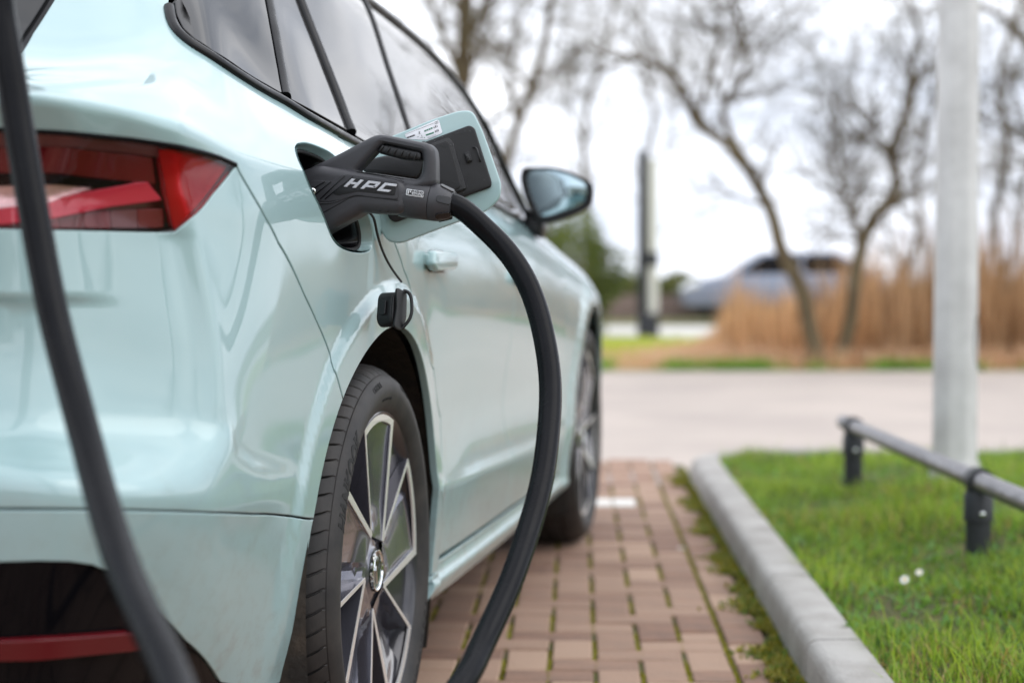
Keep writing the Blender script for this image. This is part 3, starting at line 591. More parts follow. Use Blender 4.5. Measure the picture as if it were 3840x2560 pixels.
def low_edge(a, b, n=12): return [np.array((a[0]+(b[0]-a[0])*t, np.interp(a[0]+(b[0]-a[0])*t, [.0, .25, 2.2], [a[1], max(a[1], LV[11]+.006), LV[11]+.006]))) for t in np.linspace(0, 1, n)]
def topline(a, b, n=16): return [a+(b-a)*t for t in np.linspace(0, 1, n)]
g1 = q_in+p1+topline(p1[-1], qtop[0])
g2 = p2[:1]+[p3[0]]+p3[1:]+p2[:0:-1]
g3 = [p4[0]]+[np.array((u_, LV[11]+.008)) for u_ in np.linspace(max(p4[0][0]+.05, .3), p5[0][0]-.02, 14)]+p5+p4[:0:-1]
g4 = [np.array((p6[0][0]+.01, LV[11]+.008))]+[np.array((u_, LV[11]+.008)) for u_ in np.linspace(p6[0][0]+.05, 2.12, 14)]+[np.array((2.14, .86)), np.array((2.02, .99)), np.array((1.85, 1.09)), np.array((1.68, top-.012))]+p6[:0:-1]
for nm, g_ in (('quarter_window', g1), ('rear_door_fixed_window', g2), ('rear_door_window', g3), ('front_door_window', g4)):
    panel(nm, g_, M['glass'], car, 'mirror', step=.03, offset=.0, gap=0, depth=.006)
def surf_path(uv, off): uv = np.array(uv); return S(uv[:, 0], uv[:, 1])+SN(uv[:, 0], uv[:, 1])*off
mould = belt_q[4:]+[np.array((u_, LV[11]-.013)) for u_ in np.linspace(.12, 2.1, 40)]
mp_ = surf_path(mould, .001)
tube('belt_moulding', mp_, .0085, 10, M['trim'], car); tube('belt_moulding', mp_*np.array([-1, 1, 1]), .0085, 10, M['trim'], car)
mp_ = surf_path(belt_q[:5], .001); tube('belt_moulding', surf_path(belt_q[:6]+[], .001), .0085, 10, M['trim'], car)
fp_ = surf_path([np.array((u_, top-.004)) for u_ in np.linspace(-.30, 1.66, 40)]+[np.array((1.84, 1.10)), np.array((2.03, .998)), np.array((2.15, .865)), np.array((2.20, .77))], .001)
for sx in (1, -1): tube('window_frame', fp_*np.array([sx, 1, 1]), .011, 10, M['trim'], car)
for k, (pa, wd) in enumerate(((p1, .010), (p3, .012), (p5, .009))):
    pb = [p2, p4, p6][k]; mid = [(a+b)/2 for a, b in zip(pa, pb)]
    tube('pillar_trim', surf_path(smooth_line(mid), -.003), wd, 10, M['trim'], car)
# --- dark shell behind the panels, floor and arch liners
ii = np.arange(0, NU, 5); jj = np.arange(0, NV, 5); ii = np.r_[ii, NU-1] if ii[-1] != NU-1 else ii; jj = np.r_[jj, NV-1] if jj[-1] != NV-1 else jj
IN = G-NRM*.030; IN[..., 0] = np.maximum(IN[..., 0], 0); IN[:, -1, 0] = 0; IN[0, :, 0] = 0; IN[-1, :, 0] = 0
gi = IN[np.ix_(ii, jj)]; Vi = gi.reshape(-1, 3); Fi = []
nj = len(jj); pc = S(*px_uv((1265, 740)))
for a in range(len(ii)-1):
    for b in range(nj-1):
        q = gi[a:a+2, b:b+2].reshape(-1, 3).mean(0)
        if q[0] > .6 and (math.hypot(q[1], q[2]-WZ) < .47 or math.hypot(q[1]-2.765, q[2]-WZ) < .47): continue
        if q[0] > .8 and math.hypot(q[1]-pc[1], q[2]-pc[2]) < .17: continue
        if -.5 < q[1] < 2.2 and 1.12 < q[2] < 1.53 and q[0] > .5: continue
        if UU[ii[a]] < -.60 and .44 < VV[jj[b]] < .57: continue
        Fi.append((a*nj+b, (a+1)*nj+b, (a+1)*nj+b+1, a*nj+b+1))
n = len(Vi); Vm = Vi*np.array([-1, 1, 1])
link('inner_shell', mesh('inner_shell', np.concatenate([Vi, Vm]), Fi+[tuple(i+n for i in f[::-1]) for f in Fi]), M['black'], car)
link('underfloor', box_mesh('underfloor', (-.80, .46, .20), (.80, 2.3, .30), .02), M['black'], car)
link('boot_floor', box_mesh('boot_floor', (-.62, -.90, .30), (.62, .46, .45), .02), M['black'], car)
link('cabin_floor', box_mesh('cabin_floor', (-.70, -.6, .62), (.70, 2.3, .70), .02), M['cabin'], car)
for sx in (-.38, .38):            # seats seen as dark shapes through the glass
    for sy in (.35, 1.25):
        st = box_mesh('seat', (sx-.24, sy-.1, .70), (sx+.24, sy+.08, 1.27), .06, 4); so = link('seat', st, M['cabin'], car)
        hr = link('headrest', box_mesh('headrest', (sx-.12, sy-.07, 1.30), (sx+.12, sy+.03, 1.46), .04, 4), M['cabin'], so)
for cy in (0, 2.765):
    for sx in (1, -1):
        prof = []; V = []; Fc = []
        xs = [.60, .64, .70, .78, .86, .905]; rs = [.30, .40, .452, .458, .456, .440]
        an = np.linspace(R(-30), R(210), 60)
        for x_, r_ in zip(xs, rs):
            for a in an: V.append((sx*x_, cy+r_*math.cos(a), WZ+r_*math.sin(a)))
        for i in range(len(xs)-1):
            for j in range(59): Fc.append((i*60+j, i*60+j+1, (i+1)*60+j+1, (i+1)*60+j))
        link('arch_liner', mesh('arch_liner', V, Fc), M['liner'], car)

# ------------------------------------------------------------------ tail lights
M['lamp_smoke'] = mat('lamp_smoke', (.12, .045, .05), .3, 0, .5, .5)
lamp_poly = [tip]+lamp_low+lamp_bot+lamp_top
side_tri = [tip]+lamp_low+[px_uv((640, 800)), px_uv((612, 650)), px_uv((597, 578))]+pxs((600, 541), (753, 571), (830, 594))
rear_poly = [px_uv((653, 866))]+lamp_bot+lamp_top[:5]+[px_uv((597, 578)), px_uv((612, 650)), px_uv((640, 800))]
def lamp_bits(both):
    hs = panel('tail_light', lamp_poly, M['red_dark'], car, both, offset=-.040, gap=.002, depth=.03, step=.02)[0]
    def bit(name, px, mt, off, dp=.008): return panel(name, [px_uv(p) for p in px], mt, hs, both, offset=off, gap=0, depth=dp, step=.02, lip=.0015)
    bit('light_strip', [(-150, 500), (0, 505), (344, 521), (600, 553), (602, 592), (344, 566), (0, 552), (-150, 548)], M['lamp_smoke'], -.010)
    bit('red_reflector', [(-150, 556), (0, 562), (300, 575), (588, 600), (598, 690), (300, 668), (0, 652), (-150, 646)], M['red_dark'], -.016)
    bit('lamp_bar', [(-150, 655), (0, 660), (300, 676), (560, 700), (540, 720), (300, 702), (0, 690), (-150, 685)], M['black_gloss'], -.010)
    bit('crystal_light', [(-150, 700), (0, 703), (300, 708), (470, 716), (300, 745), (120, 790), (-150, 800)], M['crystal'], -.020)
    bit('light_blade', [(-150, 800), (120, 770), (330, 725), (520, 690), (560, 688), (610, 748), (420, 772), (180, 820), (0, 838), (-150, 842)], M['red_pale'], -.006, .02)
    for k in range(8):
        a, b = -150+k*98, -150+k*98+92
        bit('light_segment', [(a, max(806-.05*max(a, 0), 780)+8), (b, max(806-.05*max(b, 0), 780)+8), (b+4, 852), (a+4, 850)], M['red_dark'] if k % 2 else M['lamp_smoke'], -.018, .006)
    bit('side_lamp', [(606, 572), (740, 580), (874, 620), (796, 724), (737, 797), (659, 860), (630, 740)], M['red'], -.010)
    panel('lens', side_tri, M['lens_red'], hs, both, offset=0, gap=.002, depth=.006, step=.02)
    panel('lens', rear_poly, M['lens_clear'], hs, both, offset=0, gap=.002, depth=.006, step=.02)
    tube('lamp_seal', surf_path(smooth_line(lamp_top+[tip]), -.002)*np.array([1 if both == 'right' else -1, 1, 1]), .0045, 8, M['black_gloss'], hs)
lamp_bits('right'); lamp_bits('left')

# ------------------------------------------------------------------ charge port
pu = np.array(port_uv); Pp = S(pu[:, 0], pu[:, 1]); Pn = SN(pu[:, 0], pu[:, 1]); pcen = Pp.mean(0); nmean = Pn.mean(0); nmean /= np.linalg.norm(nmean)
def port_rings(rings):
    V = []; n = len(Pp); Fc = []
    for d, s in rings: V.append(pcen+(Pp-pcen)*(1-s)-nmean*d-Pn*0)
    for k in range(len(rings)-1):
        for i in range(n): j = (i+1) % n; Fc.append((k*n+i, k*n+j, (k+1)*n+j, (k+1)*n+i))
    return np.concatenate(V), Fc, n
V, Fc, n = port_rings([(-.0005, .012), (.003, .03), (.018, .055), (.020, .075)]); me = fix_normals(mesh('port_flange', V, Fc)); pf = link('charge_port', me, M['paint'], car)
V, Fc, n = port_rings([(.019, .06), (.017, .09), (.020, .11), (.045, .15), (.075, .24), (.080, .30)]); Fc.append(tuple(range(5*n, 6*n))[::-1]); me = fix_normals(mesh('port_bucket', V, Fc)); link('port_bucket', me, M['port_plastic'], pf)
# seal ring and socket
q = pcen+(Pp-pcen)*.91-nmean*.018; tube('port_seal', np.concatenate([q, q[:2]]), .0035, 8, M['rubber'], pf)

# ------------------------------------------------------------------ flap (open, hinged at the front edge of the port)
FO = np.array([.93, -.085, 0.]); fx = np.array([1, .16, 0.]); fx /= np.linalg.norm(fx); fn = np.cross(fx, [0, 0, 1.]);  # fn points to the camera (-y)
if fn[1] > 0: fn = -fn
def fl(zx, zy):          # 2.904x zoom of (1380,380)
    P = at_plane((1380+zx/2.904, 380+zy/2.904), FO, fn); return np.array([(P-FO)@fx, P[2]])
FF = (FO, fx, (0, 0, 1), fn)
def fframe(d): return (FO+fn*d, fx, (0, 0, 1), fn)
flap_out = rounded([fl(30, 480), fl(700, 200), fl(1000, 105), fl(1140, 105), fl(1240, 300), fl(1300, 460), fl(1455, 900), fl(1440, 1060), fl(1290, 1205), fl(700, 1420), fl(360, 1550), fl(220, 1530), fl(120, 1380), fl(20, 1050)], [.02, .02, .03, .035, .02, .02, .03, .03, .03, .02, .03, .03, .03, .02], 6)
flap = plate('charge_flap', flap_out, .006, .0035, FF, M['paint'], car)
rim_in = rounded([fl(55, 690), fl(80, 655), fl(1110, 268), fl(1165, 300), fl(1350, 880), fl(1345, 940), fl(300, 1325), fl(235, 1280)], .012, 5)
plate('flap_inner_panel', rim_in, .007, .003, fframe(.010), M['plastic_dark'], flap)
pocket = rounded([fl(110, 720), fl(690, 470), fl(885, 400), fl(930, 450), fl(1080, 960), fl(1040, 985), fl(340, 1240)], .008, 4)
plate('flap_pocket', pocket, .0026, .0012, fframe(.0182), M['port_plastic'], flap)
pocket2 = rounded([fl(140, 740), fl(700, 500), fl(860, 440), fl(890, 470), fl(1025, 950), fl(350, 1210)], .008, 4)
plate('flap_pocket_floor', pocket2, .002, .001, fframe(.0205), M['plastic_dark'], flap)
lt = rounded([fl(1048, 575), fl(1110, 552), fl(1145, 660), fl(1085, 690)], .002, 3)
lk = plate('flap_latch', lt, .004, .0015, fframe(.020), M['plastic_dark'], flap)
plate('latch_slot', rounded([fl(1068, 592), fl(1105, 580), fl(1130, 655), fl(1090, 672)], .001, 2), .002, .0006, fframe(.0245), M['port_plastic'], lk)
cp = [FO+fx*fl(a, b)[0]+np.array([0, 0, fl(a, b)[1]])+fn*d for a, b, d in ((1150, 512, .019), (1185, 525, .026), (1208, 590, .030), (1222, 640, .027), (1228, 662, .019))]
tube('latch_cord', spline(cp, 20), .0016, 8, M['rubber'], flap)
# hinge arm of the flap
ha = [fl(-60, 760), fl(60, 640), fl(220, 600), fl(420, 640), fl(620, 430), fl(700, 520), fl(560, 860), fl(240, 810), fl(60, 820)]
plate('flap_hinge', rounded(ha, .01, 4), .012, .004, fframe(.022), M['plastic_dark'], flap)
# sticker with pictograms
def fpl(name, pts, mt, d, par, r=.0005): return plate(name, rounded([fl(*p) for p in pts], r, 2), .0003, .0001, fframe(d), mt, par)
stk = fpl('sticker', [(400, 360), (755, 205), (775, 215), (812, 340), (800, 355), (640, 425), (425, 415)], M['sticker'], .0066, flap, .003)
def stroke(a, b, w): a, b = np.array(a, float), np.array(b, float); d = b-a; d /= np.linalg.norm(d); n_ = np.array([-d[1], d[0]])*w/2; return [a+n_, b+n_, b-n_, a-n_]
for a, b, w, mt in (((413, 362), (718, 243), 2.5, 'ink'), ((616, 330), (705, 294), 15, 'sticker_green'), ((634, 374), (721, 344), 15, 'sticker_green'), ((427, 402), (515, 371), 15, 'ink'), ((728, 232), (762, 219), 3, 'ink'), ((733, 254), (766, 241), 3, 'ink'), ((729, 232), (734, 254), 3, 'ink'), ((762, 219), (767, 241), 3, 'ink'), ((745, 226), (750, 248), 3, 'ink'),
        ((718, 285), (727, 297), 9, 'ink'), ((735, 270), (742, 292), 9, 'ink'), ((752, 266), (759, 285), 6, 'ink'), ((734, 322), (741, 344), 8, 'ink'), ((748, 316), (755, 338), 8, 'ink'), ((763, 310), (770, 332), 8, 'ink'), ((553, 338), (570, 332), 3, 'ink'), ((556, 362), (573, 356), 3, 'ink'), ((554, 340), (572, 356), 3, 'ink'), ((569, 334), (558, 360), 3, 'ink'),
        ((650, 400), (745, 366), 6, 'grey_print'), ((660, 410), (748, 378), 4, 'grey_print'), ((540, 395), (560, 385), 3, 'ink'), ((575, 400), (600, 398), 3, 'ink'), ((586, 372), (592, 392), 4, 'ink'), ((610, 395), (622, 405), 5, 'sticker_green')):
    fpl('pictogram', stroke(a, b, w), M[mt], .0071, stk, 0)
for k in range(5): fpl('pictogram', stroke((440+k*18, 400-k*6.4), (437+k*18, 391-k*6.4), 3), M['sticker'], .0076, stk, 0)
for k in range(3): fpl('pictogram', stroke((636+k*24, 326-k*9.6), (640+k*24, 317-k*9.6), 6), M['sticker'], .0076, stk, 0)
# water drops on the black panel
V = []; Fc = []
for k in range(230):
    zx, zy = rng.uniform(700, 1320), rng.uniform(300, 1000)
    p = fl(zx, zy)
    if not inside(np.array([p]), np.array(rim_in))[0] or (k % 3 and zx > 1060): continue
    d0 = .0226 if inside(np.array([p]), np.array(pocket2))[0] else (.0209 if inside(np.array([p]), np.array(pocket))[0] else .0171)
    r_ = rng.choice([.0005, .0008, .0012, .0017], p=[.45, .3, .18, .07]); c = FO+fx*p[0]+np.array([0, 0, p[1]])+fn*(d0-r_*.25)
    b0 = len(V)
    for i in range(4):
        th = i/3*1.45+.02
        for j in range(8): ph = j*math.pi/4; V.append(c+r_*(math.sin(th)*(math.cos(ph)*fx+math.sin(ph)*np.array([0, 0, 1.]))+math.cos(th)*fn*.9))
    for i in range(3):
        for j in range(8): Fc.append((b0+i*8+j, b0+i*8+(j+1) % 8, b0+(i+1)*8+(j+1) % 8, b0+(i+1)*8+j))
tag(link('water_drops', fix_normals(mesh('water_drops', V, Fc)), M['water'], flap), kind='stuff')

# ------------------------------------------------------------------ dust cap hanging on its strap
tp = [S(*px_uv((1345, 770)))-nmean*.03]+[S(*px_uv(p))+SN(*px_uv(p))*o_ for p, o_ in (((1378, 800), .004), ((1399, 863), .006), ((1431, 977), .010), ((1462, 1070), .022))]
tube('cap_tether', spline(tp, 30), .0022, 8, M['rubber'], pf)
dc = at_plane((1487, 1160), (.985, 0, 0), (1, 0, 0)); dc = np.array(dc)
cx = np.array([.94, -.33, .05]); cx /= np.linalg.norm(cx); cy_ = np.cross([0, 0, 1.], cx); cy_ /= np.linalg.norm(cy_); cz = np.cross(cx, cy_)
tl = R(-12); cy2 = cy_*math.cos(tl)+cz*math.sin(tl); cz2 = -cy_*math.sin(tl)+cz*math.cos(tl)
def stadium(w, h, n=14):
    o_ = []
    for i in range(n+1): a = math.pi*i/n; o_.append((w*math.cos(a), h-w+w*math.sin(a)))
    for i in range(n+1): a = math.pi+math.pi*i/n; o_.append((w*math.cos(a), -(h-w)+w*math.sin(a)))
    return o_
def dfr(d): return (dc+cx*d, cy2, cz2, cx)
cap = plate('dust_cap', [stadium(.0165, .029), stadium(.0135, .026)], .014, .0015, dfr(-.014), M['plastic_dark'], car)
plate('cap_face', stadium(.016, .0285), .002, .001, dfr(.001), M['plastic_dark'], cap)
plate('cap_flange', rounded([(-.016, .034), (.016, .032), (.020, -.012), (.010, -.035), (-.015, -.033), (-.010, 0)], .008, 4), .002, .001, dfr(.006), M['plastic_dark'], cap)
lp = [dc+cy2*a+cz2*b+cx*c for a, b, c in ((.010, .033, .004), (.014, .030, .013), (.016, .010, .019), (.015, -.012, .018), (.010, -.031, .006))]
tube('cap_loop', spline(lp, 24), .0030, 8, M['plastic_dark'], cap)
plate('cap_slot', rounded([(-.006, .012), (.006, .012), (.006, -.012), (-.006, -.012)], .002, 3), .0015, .0006, (dc-cy2*.0205-cx*.014, cx, cz2, -cy2), M['port_plastic'], cap)

# ------------------------------------------------------------------ door handles, mirrors
def door_handle(y, z, par, sx):
    x0 = S(*yz_uv(y, z))[0]
    fr = ((sx*(x0+.013), y, z), (0, 1, 0), (0, 0, 1), (1, 0, 0))
    h_ = plate('door_handle', rounded([(-.115, -.012), (-.10, .016), (.10, .014), (.115, -.006), (.09, -.020), (-.08, -.024)], .010, 5), .010, .007, fr, M['paint'], par)
    for q in (-.095, .09):
        link('handle_mount', box_mesh('handle_mount', (min(sx*(x0-.01), sx*(x0+.010)), y+q-.014, z-.012), (max(sx*(x0-.01), sx*(x0+.010)), y+q+.014, z+.010), .004), M['paint'], h_)
    plate('handle_recess', stadium(.022, .075), .003, .001, ((sx*(x0-.0005), y, z-.004), (0, 0, 1), (0, 1, 0), (1, 0, 0)), M['black_gloss'], h_)
for k, sx in ((0, 1), (1, -1)):
    door_handle(.36, .925, rd_o[k], sx); door_handle(1.36, .895, fd_o[k], sx)
def mirror(sx):
    MP = np.array([0, 1.78, 0]); my = (0, 1, 0)
    def mq(zx, zy): P = at_plane((1800+zx/2.613, 500+zy/2.613), MP, my); return np.array([P[0], P[2]])
    ol = np.array(rounded([mq(395, 430), mq(425, 340), mq(700, 328), mq(880, 372), mq(1100, 486), mq(1112, 570), mq(1090, 720), mq(900, 822), mq(640, 895), mq(560, 850), mq(440, 640)], [.02, .02, .03, .03, .012, .02, .02, .03, .02, .02, .03], 6))
    gl = np.array(rounded([mq(462, 420), mq(500, 362), mq(700, 358), mq(880, 405), mq(1042, 492), mq(1052, 610), mq(1000, 700), mq(720, 795), mq(600, 820), mq(500, 590)], .015, 6))
    c = ol.mean(0); n = len(ol); V = []; Fc = []
    for y_, s in ((-.008, .97), (0, 1.0), (.03, .99), (.07, .90), (.10, .72), (.12, .45), (.126, .15)):
        for p in ol: q = c+(p-c)*s; V.append((sx*q[0], 1.78+y_, q[1]))
    for k in range(6):
        for i in range(n): j = (i+1) % n; Fc.append((k*n+i, k*n+j, (k+1)*n+j, (k+1)*n+i))
    Fc.append(tuple(range(6*n, 7*n)))
    mo = link('door_mirror', fix_normals(mesh('door_mirror', V, Fc)), M['black_gloss'], car)
    plate('mirror_frame', [[(p[0]*sx, p[1]) for p in ol], [(p[0]*sx, p[1]) for p in gl]], .004, .002, ((0, 1.772, 0), (1, 0, 0), (0, 0, 1), (0, -1, 0)), M['trim'], mo)
    plate('mirror_glass', [(p[0]*sx, p[1]) for p in c+(gl-c)*1.03], .002, .001, ((0, 1.777, 0), (1, 0, 0), (0, 0, 1), (0, -1, 0)), M['mirror'], mo)
    arm = np.array(rounded([mq(430, 700), mq(620, 880), mq(590, 1040), mq(420, 940)], .012, 4))
    plate('mirror_arm', [(p[0]*sx, p[1]) for p in arm], .045, .012, ((0, 1.83, 0), (1, 0, 0), (0, 0, 1), (0, -1, 0)), M['trim'], mo)
mirror(1); mirror(-1)

# ------------------------------------------------------------------ wheels (local: +x outboard, hub at the origin of the rim face)
def wheel_meshes():
    D = {}
    offs = (0, .42, .62, 2.6, 4.8); seg = 72*5
    prof = [(-.012, .279), (-.004, .285), (.003, .296), (.009, .312), (.010, .322), (.007, .334), (.001, .344), (-.004, .3475), (-.006, .3477), (-.010, .352), (-.018, .3585), (-.030, .3640), (-.045, .3668), (-.050, .3610), (-.056, .3610), (-.061, .3678), (-.100, .3688), (-.104, .3610), (-.112, .3610), (-.116, .3688), (-.160, .3680), (-.165, .3610), (-.171, .3610), (-.176, .3672), (-.200, .3640), (-.215, .3560), (-.224, .340), (-.228, .315), (-.222, .29), (-.212, .279)]
    a = np.array([R(5*k+q) for k in range(72) for q in offs]); V = np.zeros((len(prof), seg, 3)); g = np.arange(seg) % 5 < 2
    for i, (x, r) in enumerate(prof):
        rr = np.full(seg, r)
        if 9 <= i <= 12: rr = np.where(g, r-.0055*(1 if i > 9 else .35), r)
        elif 15 <= i <= 16 or 19 <= i <= 20: rr = np.where(g, r-.005, r)
        elif 23 <= i <= 25: rr = np.where(g, r-.005, r)
        sk = .014*(i-9) if 9 <= i <= 12 else (.04 if 13 <= i else 0)
        V[i, :, 0] = x; V[i, :, 1] = rr*np.cos(a+sk); V[i, :, 2] = rr*np.sin(a+sk)
    Fc = []
    for i in range(len(prof)-1):
        for j in range(seg): k = (j+1) % seg; Fc.append((i*seg+j, (i+1)*seg+j, (i+1)*seg+k, i*seg+k))
    D['tyre'] = sharp(fix_normals(mesh('tyre', V.reshape(-1, 3), Fc)), 28)
    V, Fc = lathe_arrays([(-.212, .272), (-.214, .285), (-.205, .285), (-.195, .262), (-.10, .252), (-.03, .262), (-.014, .270), (-.008, .276), (-.005, .281), (-.008, .2855), (-.016, .285), (-.024, .274), (-.20, .266)], (0, 0, 0), (1, 0, 0), 96)
    D['wheel'] = sharp(fix_normals(mesh('wheel_barrel', V, Fc)), 40)
    fX = lambda r: -.018+.012*min(r, .28)/.28
    pol = lambda r, an: np.array([r*math.cos(R(an)), r*math.sin(R(an))])
    r0, r1 = .070, .277
    def solid(loop, x_front, depth):        # prism with a front following fX
        n = len(loop); V = [(x_front(p), p[0], p[1]) for p in loop]+[(x_front(p)-depth, p[0], p[1]) for p in loop]
        Fc = [tuple(range(n)), tuple(range(2*n-1, n-1, -1))]+[(i, n+i, n+(i+1) % n, (i+1) % n) for i in range(n)]
        return V, Fc
    fr = lambda p: fX(math.hypot(*p))
    # machined edge: arm A (radial), arm B (swept), closing arch
    th = 0.0
    armA = lambda t: pol(r0+(r1-r0)*t, th); 
    vB0, vB1 = pol(r0, th), pol(r1, th+31.5); armB = lambda t: vB0+(vB1-vB0)*t
    nB = vB1-vB0; nB = np.array([-nB[1], nB[0]])/np.linalg.norm(nB)
    nA = np.array([-math.sin(R(th)), math.cos(R(th))])
    def strip(fn_, nn, w0, w1, n=10, side=0):
        ts = np.linspace(0, 1, n); L_ = [fn_(t)+nn*(w0+(w1-w0)*t)*(.5+side) for t in ts]; R_ = [fn_(t)-nn*(w0+(w1-w0)*t)*(.5-side) for t in ts]; return L_+R_[::-1]
    parts = [(strip(armA, nA, .006, .008), .004), (strip(armB, nB, .010, .015), .004)]
    an = np.linspace(31, 72.6, 22); parts.append(([pol(.277, a_) for a_ in an]+[pol(.2645, a_) for a_ in an[::-1]], .004))
    V, Fc = [], []
    for lp, dp in parts:
        v, f = solid([np.array(p) for p in lp], fr, dp); b = len(V); V += v; Fc += [tuple(i+b for i in q) for q in f]
    me = mesh('machined_edge', V, Fc, False); D['machined_edge'] = fix_normals(me)
    # grey spoke: channel between arm B of this V and arm A of the next one, walls behind both arms
    NS, NT = 14, 16; V = []; Fc = []
    A2 = lambda t: pol(r0+(r1-.004-r0)*t, 72)
    hs = np.interp(np.linspace(0, 1, NS), [0, .05, .45, .66, .74, .95, 1], [.001, .004, .012, .018, .046, .050, .003])
    for i, s in enumerate(np.linspace(0, 1, NS)):
        for t in np.linspace(0, 1, NT):
            p = armB(t)*(1-s)+A2(t)*s; k = math.hypot(*p); k2 = min(k, .272); p = p/k*k2 if k > .272 else p
            if 0 < s < 1 and t == 1: p = p/math.hypot(*p)*.268
            V.append((fr(p)-.002-hs[i]*smooth01((t-.02)/.35)*(1-.35*smooth01((t-.8)/.2)), p[0], p[1]))
    for i in range(NS-1):
        for j in range(NT-1): Fc.append((i*NT+j, (i+1)*NT+j, (i+1)*NT+j+1, i*NT+j+1))
    for lp, dp in ((strip(armA, nA, .007, .009), .050), (strip(armB, nB, .011, .016), .050)):
        v, f = solid([np.array(p) for p in lp], lambda p: fr(p)-.0012, dp); b = len(V); V += v; Fc += [tuple(i+b for i in q) for q in f]
    D['spoke'] = sharp(fix_normals(mesh('spoke', V, Fc)), 22)
    # aero blade in the window of each V
    lp = [pol(.272, 1.5), pol(.273, 9), pol(.273, 17), pol(.273, 24), pol(.272, 30), pol(.215, 27), pol(.15, 17), pol(.125, 6), pol(.16, 2)]
    v, f = solid([np.array(p) for p in lp], lambda p: fr(p)-.016-.16*max(0, .272-math.hypot(*p)), .012)
    D['aero_blade'] = sharp(fix_normals(mesh('aero_blade', v, f)), 22)
    return D
WM = wheel_meshes()
hubV, hubF = lathe_arrays([(-.055, .098), (-.028, .092), (-.024, .078), (-.020, .045), (-.017, .040), (-.017, .0)], (0, 0, 0), (1, 0, 0), 60)
WM['hub'] = sharp(fix_normals(mesh('hub', hubV, hubF)), 30)
def ring_text(s, r, ang, size, x, space=1.0, bold=0, shear=0):
    me = text_mesh('tyre_lettering', s, size, .0006, None, 'CENTER', space, shear, bold)
    bm = bmesh.new(); bm.from_mesh(me); bmesh.ops.triangulate(bm, faces=bm.faces); bmesh.ops.subdivide_edges(bm, edges=[e_ for e_ in bm.edges if e_.calc_length() > size*.5], cuts=2); bm.to_mesh(me); bm.free()
    tx, tr_ = [.003, .009, .010, .007, .001, -.004], [.296, .312, .322, .334, .344, .3475]
    for v in me.vertices:
        a = R(ang)-v.co.x/r; q = r+v.co.y; v.co = (np.interp(q, tr_, tx)+.0003+v.co.z*.8, q*math.cos(a), q*math.sin(a))
    me.materials.clear(); return me
WM['lettering'] = [ring_text('HANKOOK', .322, 144, .034, .01, 1.02, .0012, .25), ring_text('OUTSIDE', .335, 101, .013, .01, 1.0, 0, 0), ring_text('HANKOOK', .322, -36, .034, .01, 1.02, .0012, .25), ring_text('MADE IN HUNGARY', .3055, 90, .0065, .01, 1.1), ring_text('255/40 R21', .334, 68, .012, .01, 1.0)]
def make_wheel(loc, rz, th0=111):
    w = link('wheel', WM['wheel'].copy() if False else WM['wheel'], M['wheel_dark'], car); w.location = loc; w.matrix_parent_inverse = Matrix.Translation(-Vector(car.location)); w.rotation_euler = (0, 0, rz)
    def sub(name, me, mt, rx=0, loc_=(0, 0, 0)):
        if not me.materials: me.materials.append(mt)
        o_ = bpy.data.objects.new(name, me); COL.objects.link(o_); o_.parent = w; o_.rotation_euler = (rx, 0, 0); o_.location = loc_; return o_
    sub('tyre', WM['tyre'], M['tyre'])
    for l_ in WM['lettering']: sub('tyre_lettering', l_, M['lettering'])
    for k in range(5):
        a = R(th0+72*k)
        sub('spoke', WM['spoke'], M['wheel_grey'], a); sub('machined_edge', WM['machined_edge'], M['alloy'], a); sub('aero_blade', WM['aero_blade'], M['wheel_dark'], a)
        b = a+R(52)
        sub('wheel_bolt', WM.setdefault('bolt', lathe_me([(-.05, .0125), (-.0255, .0125), (-.0235, .0115), (-.0236, .0)], 20)), M['black'], 0, (0, .062*math.cos(b), .062*math.sin(b)))
    sub('hub', WM['hub'], M['wheel_grey'])
    sub('hub_cap', WM.setdefault('cap', lathe_me([(-.030, .037), (-.014, .037), (-.0125, .0345), (-.0140, .032), (-.0135, .0)], 40)), M['cap_dark'])
    sub('cap_ring', WM.setdefault('ring', lathe_me([(-.0150, .0375), (-.0105, .0370), (-.0100, .0350), (-.0120, .0325), (-.0150, .0325)], 40, False)), M['chrome'])
    sub('cap_emblem', WM.setdefault('emblem', emblem_mesh()), M['chrome'])
    sub('brake_disc', WM.setdefault('disc', lathe_me([(-.125, .02), (-.125, .175), (-.10, .175), (-.10, .02)], 60, False)), M['brake'])
    sub('tyre_valve', WM.setdefault('valve', lathe_me([(-.045, .0045), (-.018, .0045), (-.014, .0035), (-.012, .0)], 12)), M['rubber'], 0, (0, .238*math.cos(R(232)), .238*math.sin(R(232))))
    return w
def lathe_me(prof, seg, cap=True):
    V, Fc = lathe_arrays(prof, (0, 0, 0), (1, 0, 0), seg); return sharp(fix_normals(mesh('turned', V, Fc)), 35)
M['cap_dark'] = mat('cap_dark', (.02, .035, .028), .25, .3, .5, .8)
def emblem_mesh():
    # three-feathered winged arrow
    L_ = [[(-.004, -.024), (.004, -.024), (.0035, .004), (.010, -.002), (.004, .010), (-.002, .004), (-.0035, .0)],
          [(.003, .006), (.016, .016), (.010, .022), (-.002, .012)], [(-.003, .010), (.006, .022), (.001, .026), (-.008, .014)], [(-.008, .010), (-.004, .023), (-.010, .021), (-.014, .008)]]
    V = []; Fc = []
    for lp in L_:
        n = len(lp); b = len(V); V += [(-.0125, p[0], p[1]) for p in lp]+[(-.0155, p[0]*1.05, p[1]*1.05) for p in lp]
        Fc += [tuple(range(b, b+n))]+[(b+i, b+n+i, b+n+(i+1) % n, b+(i+1) % n) for i in range(n)]
    return fix_normals(mesh('emblem', V, Fc, False))
XF = .915
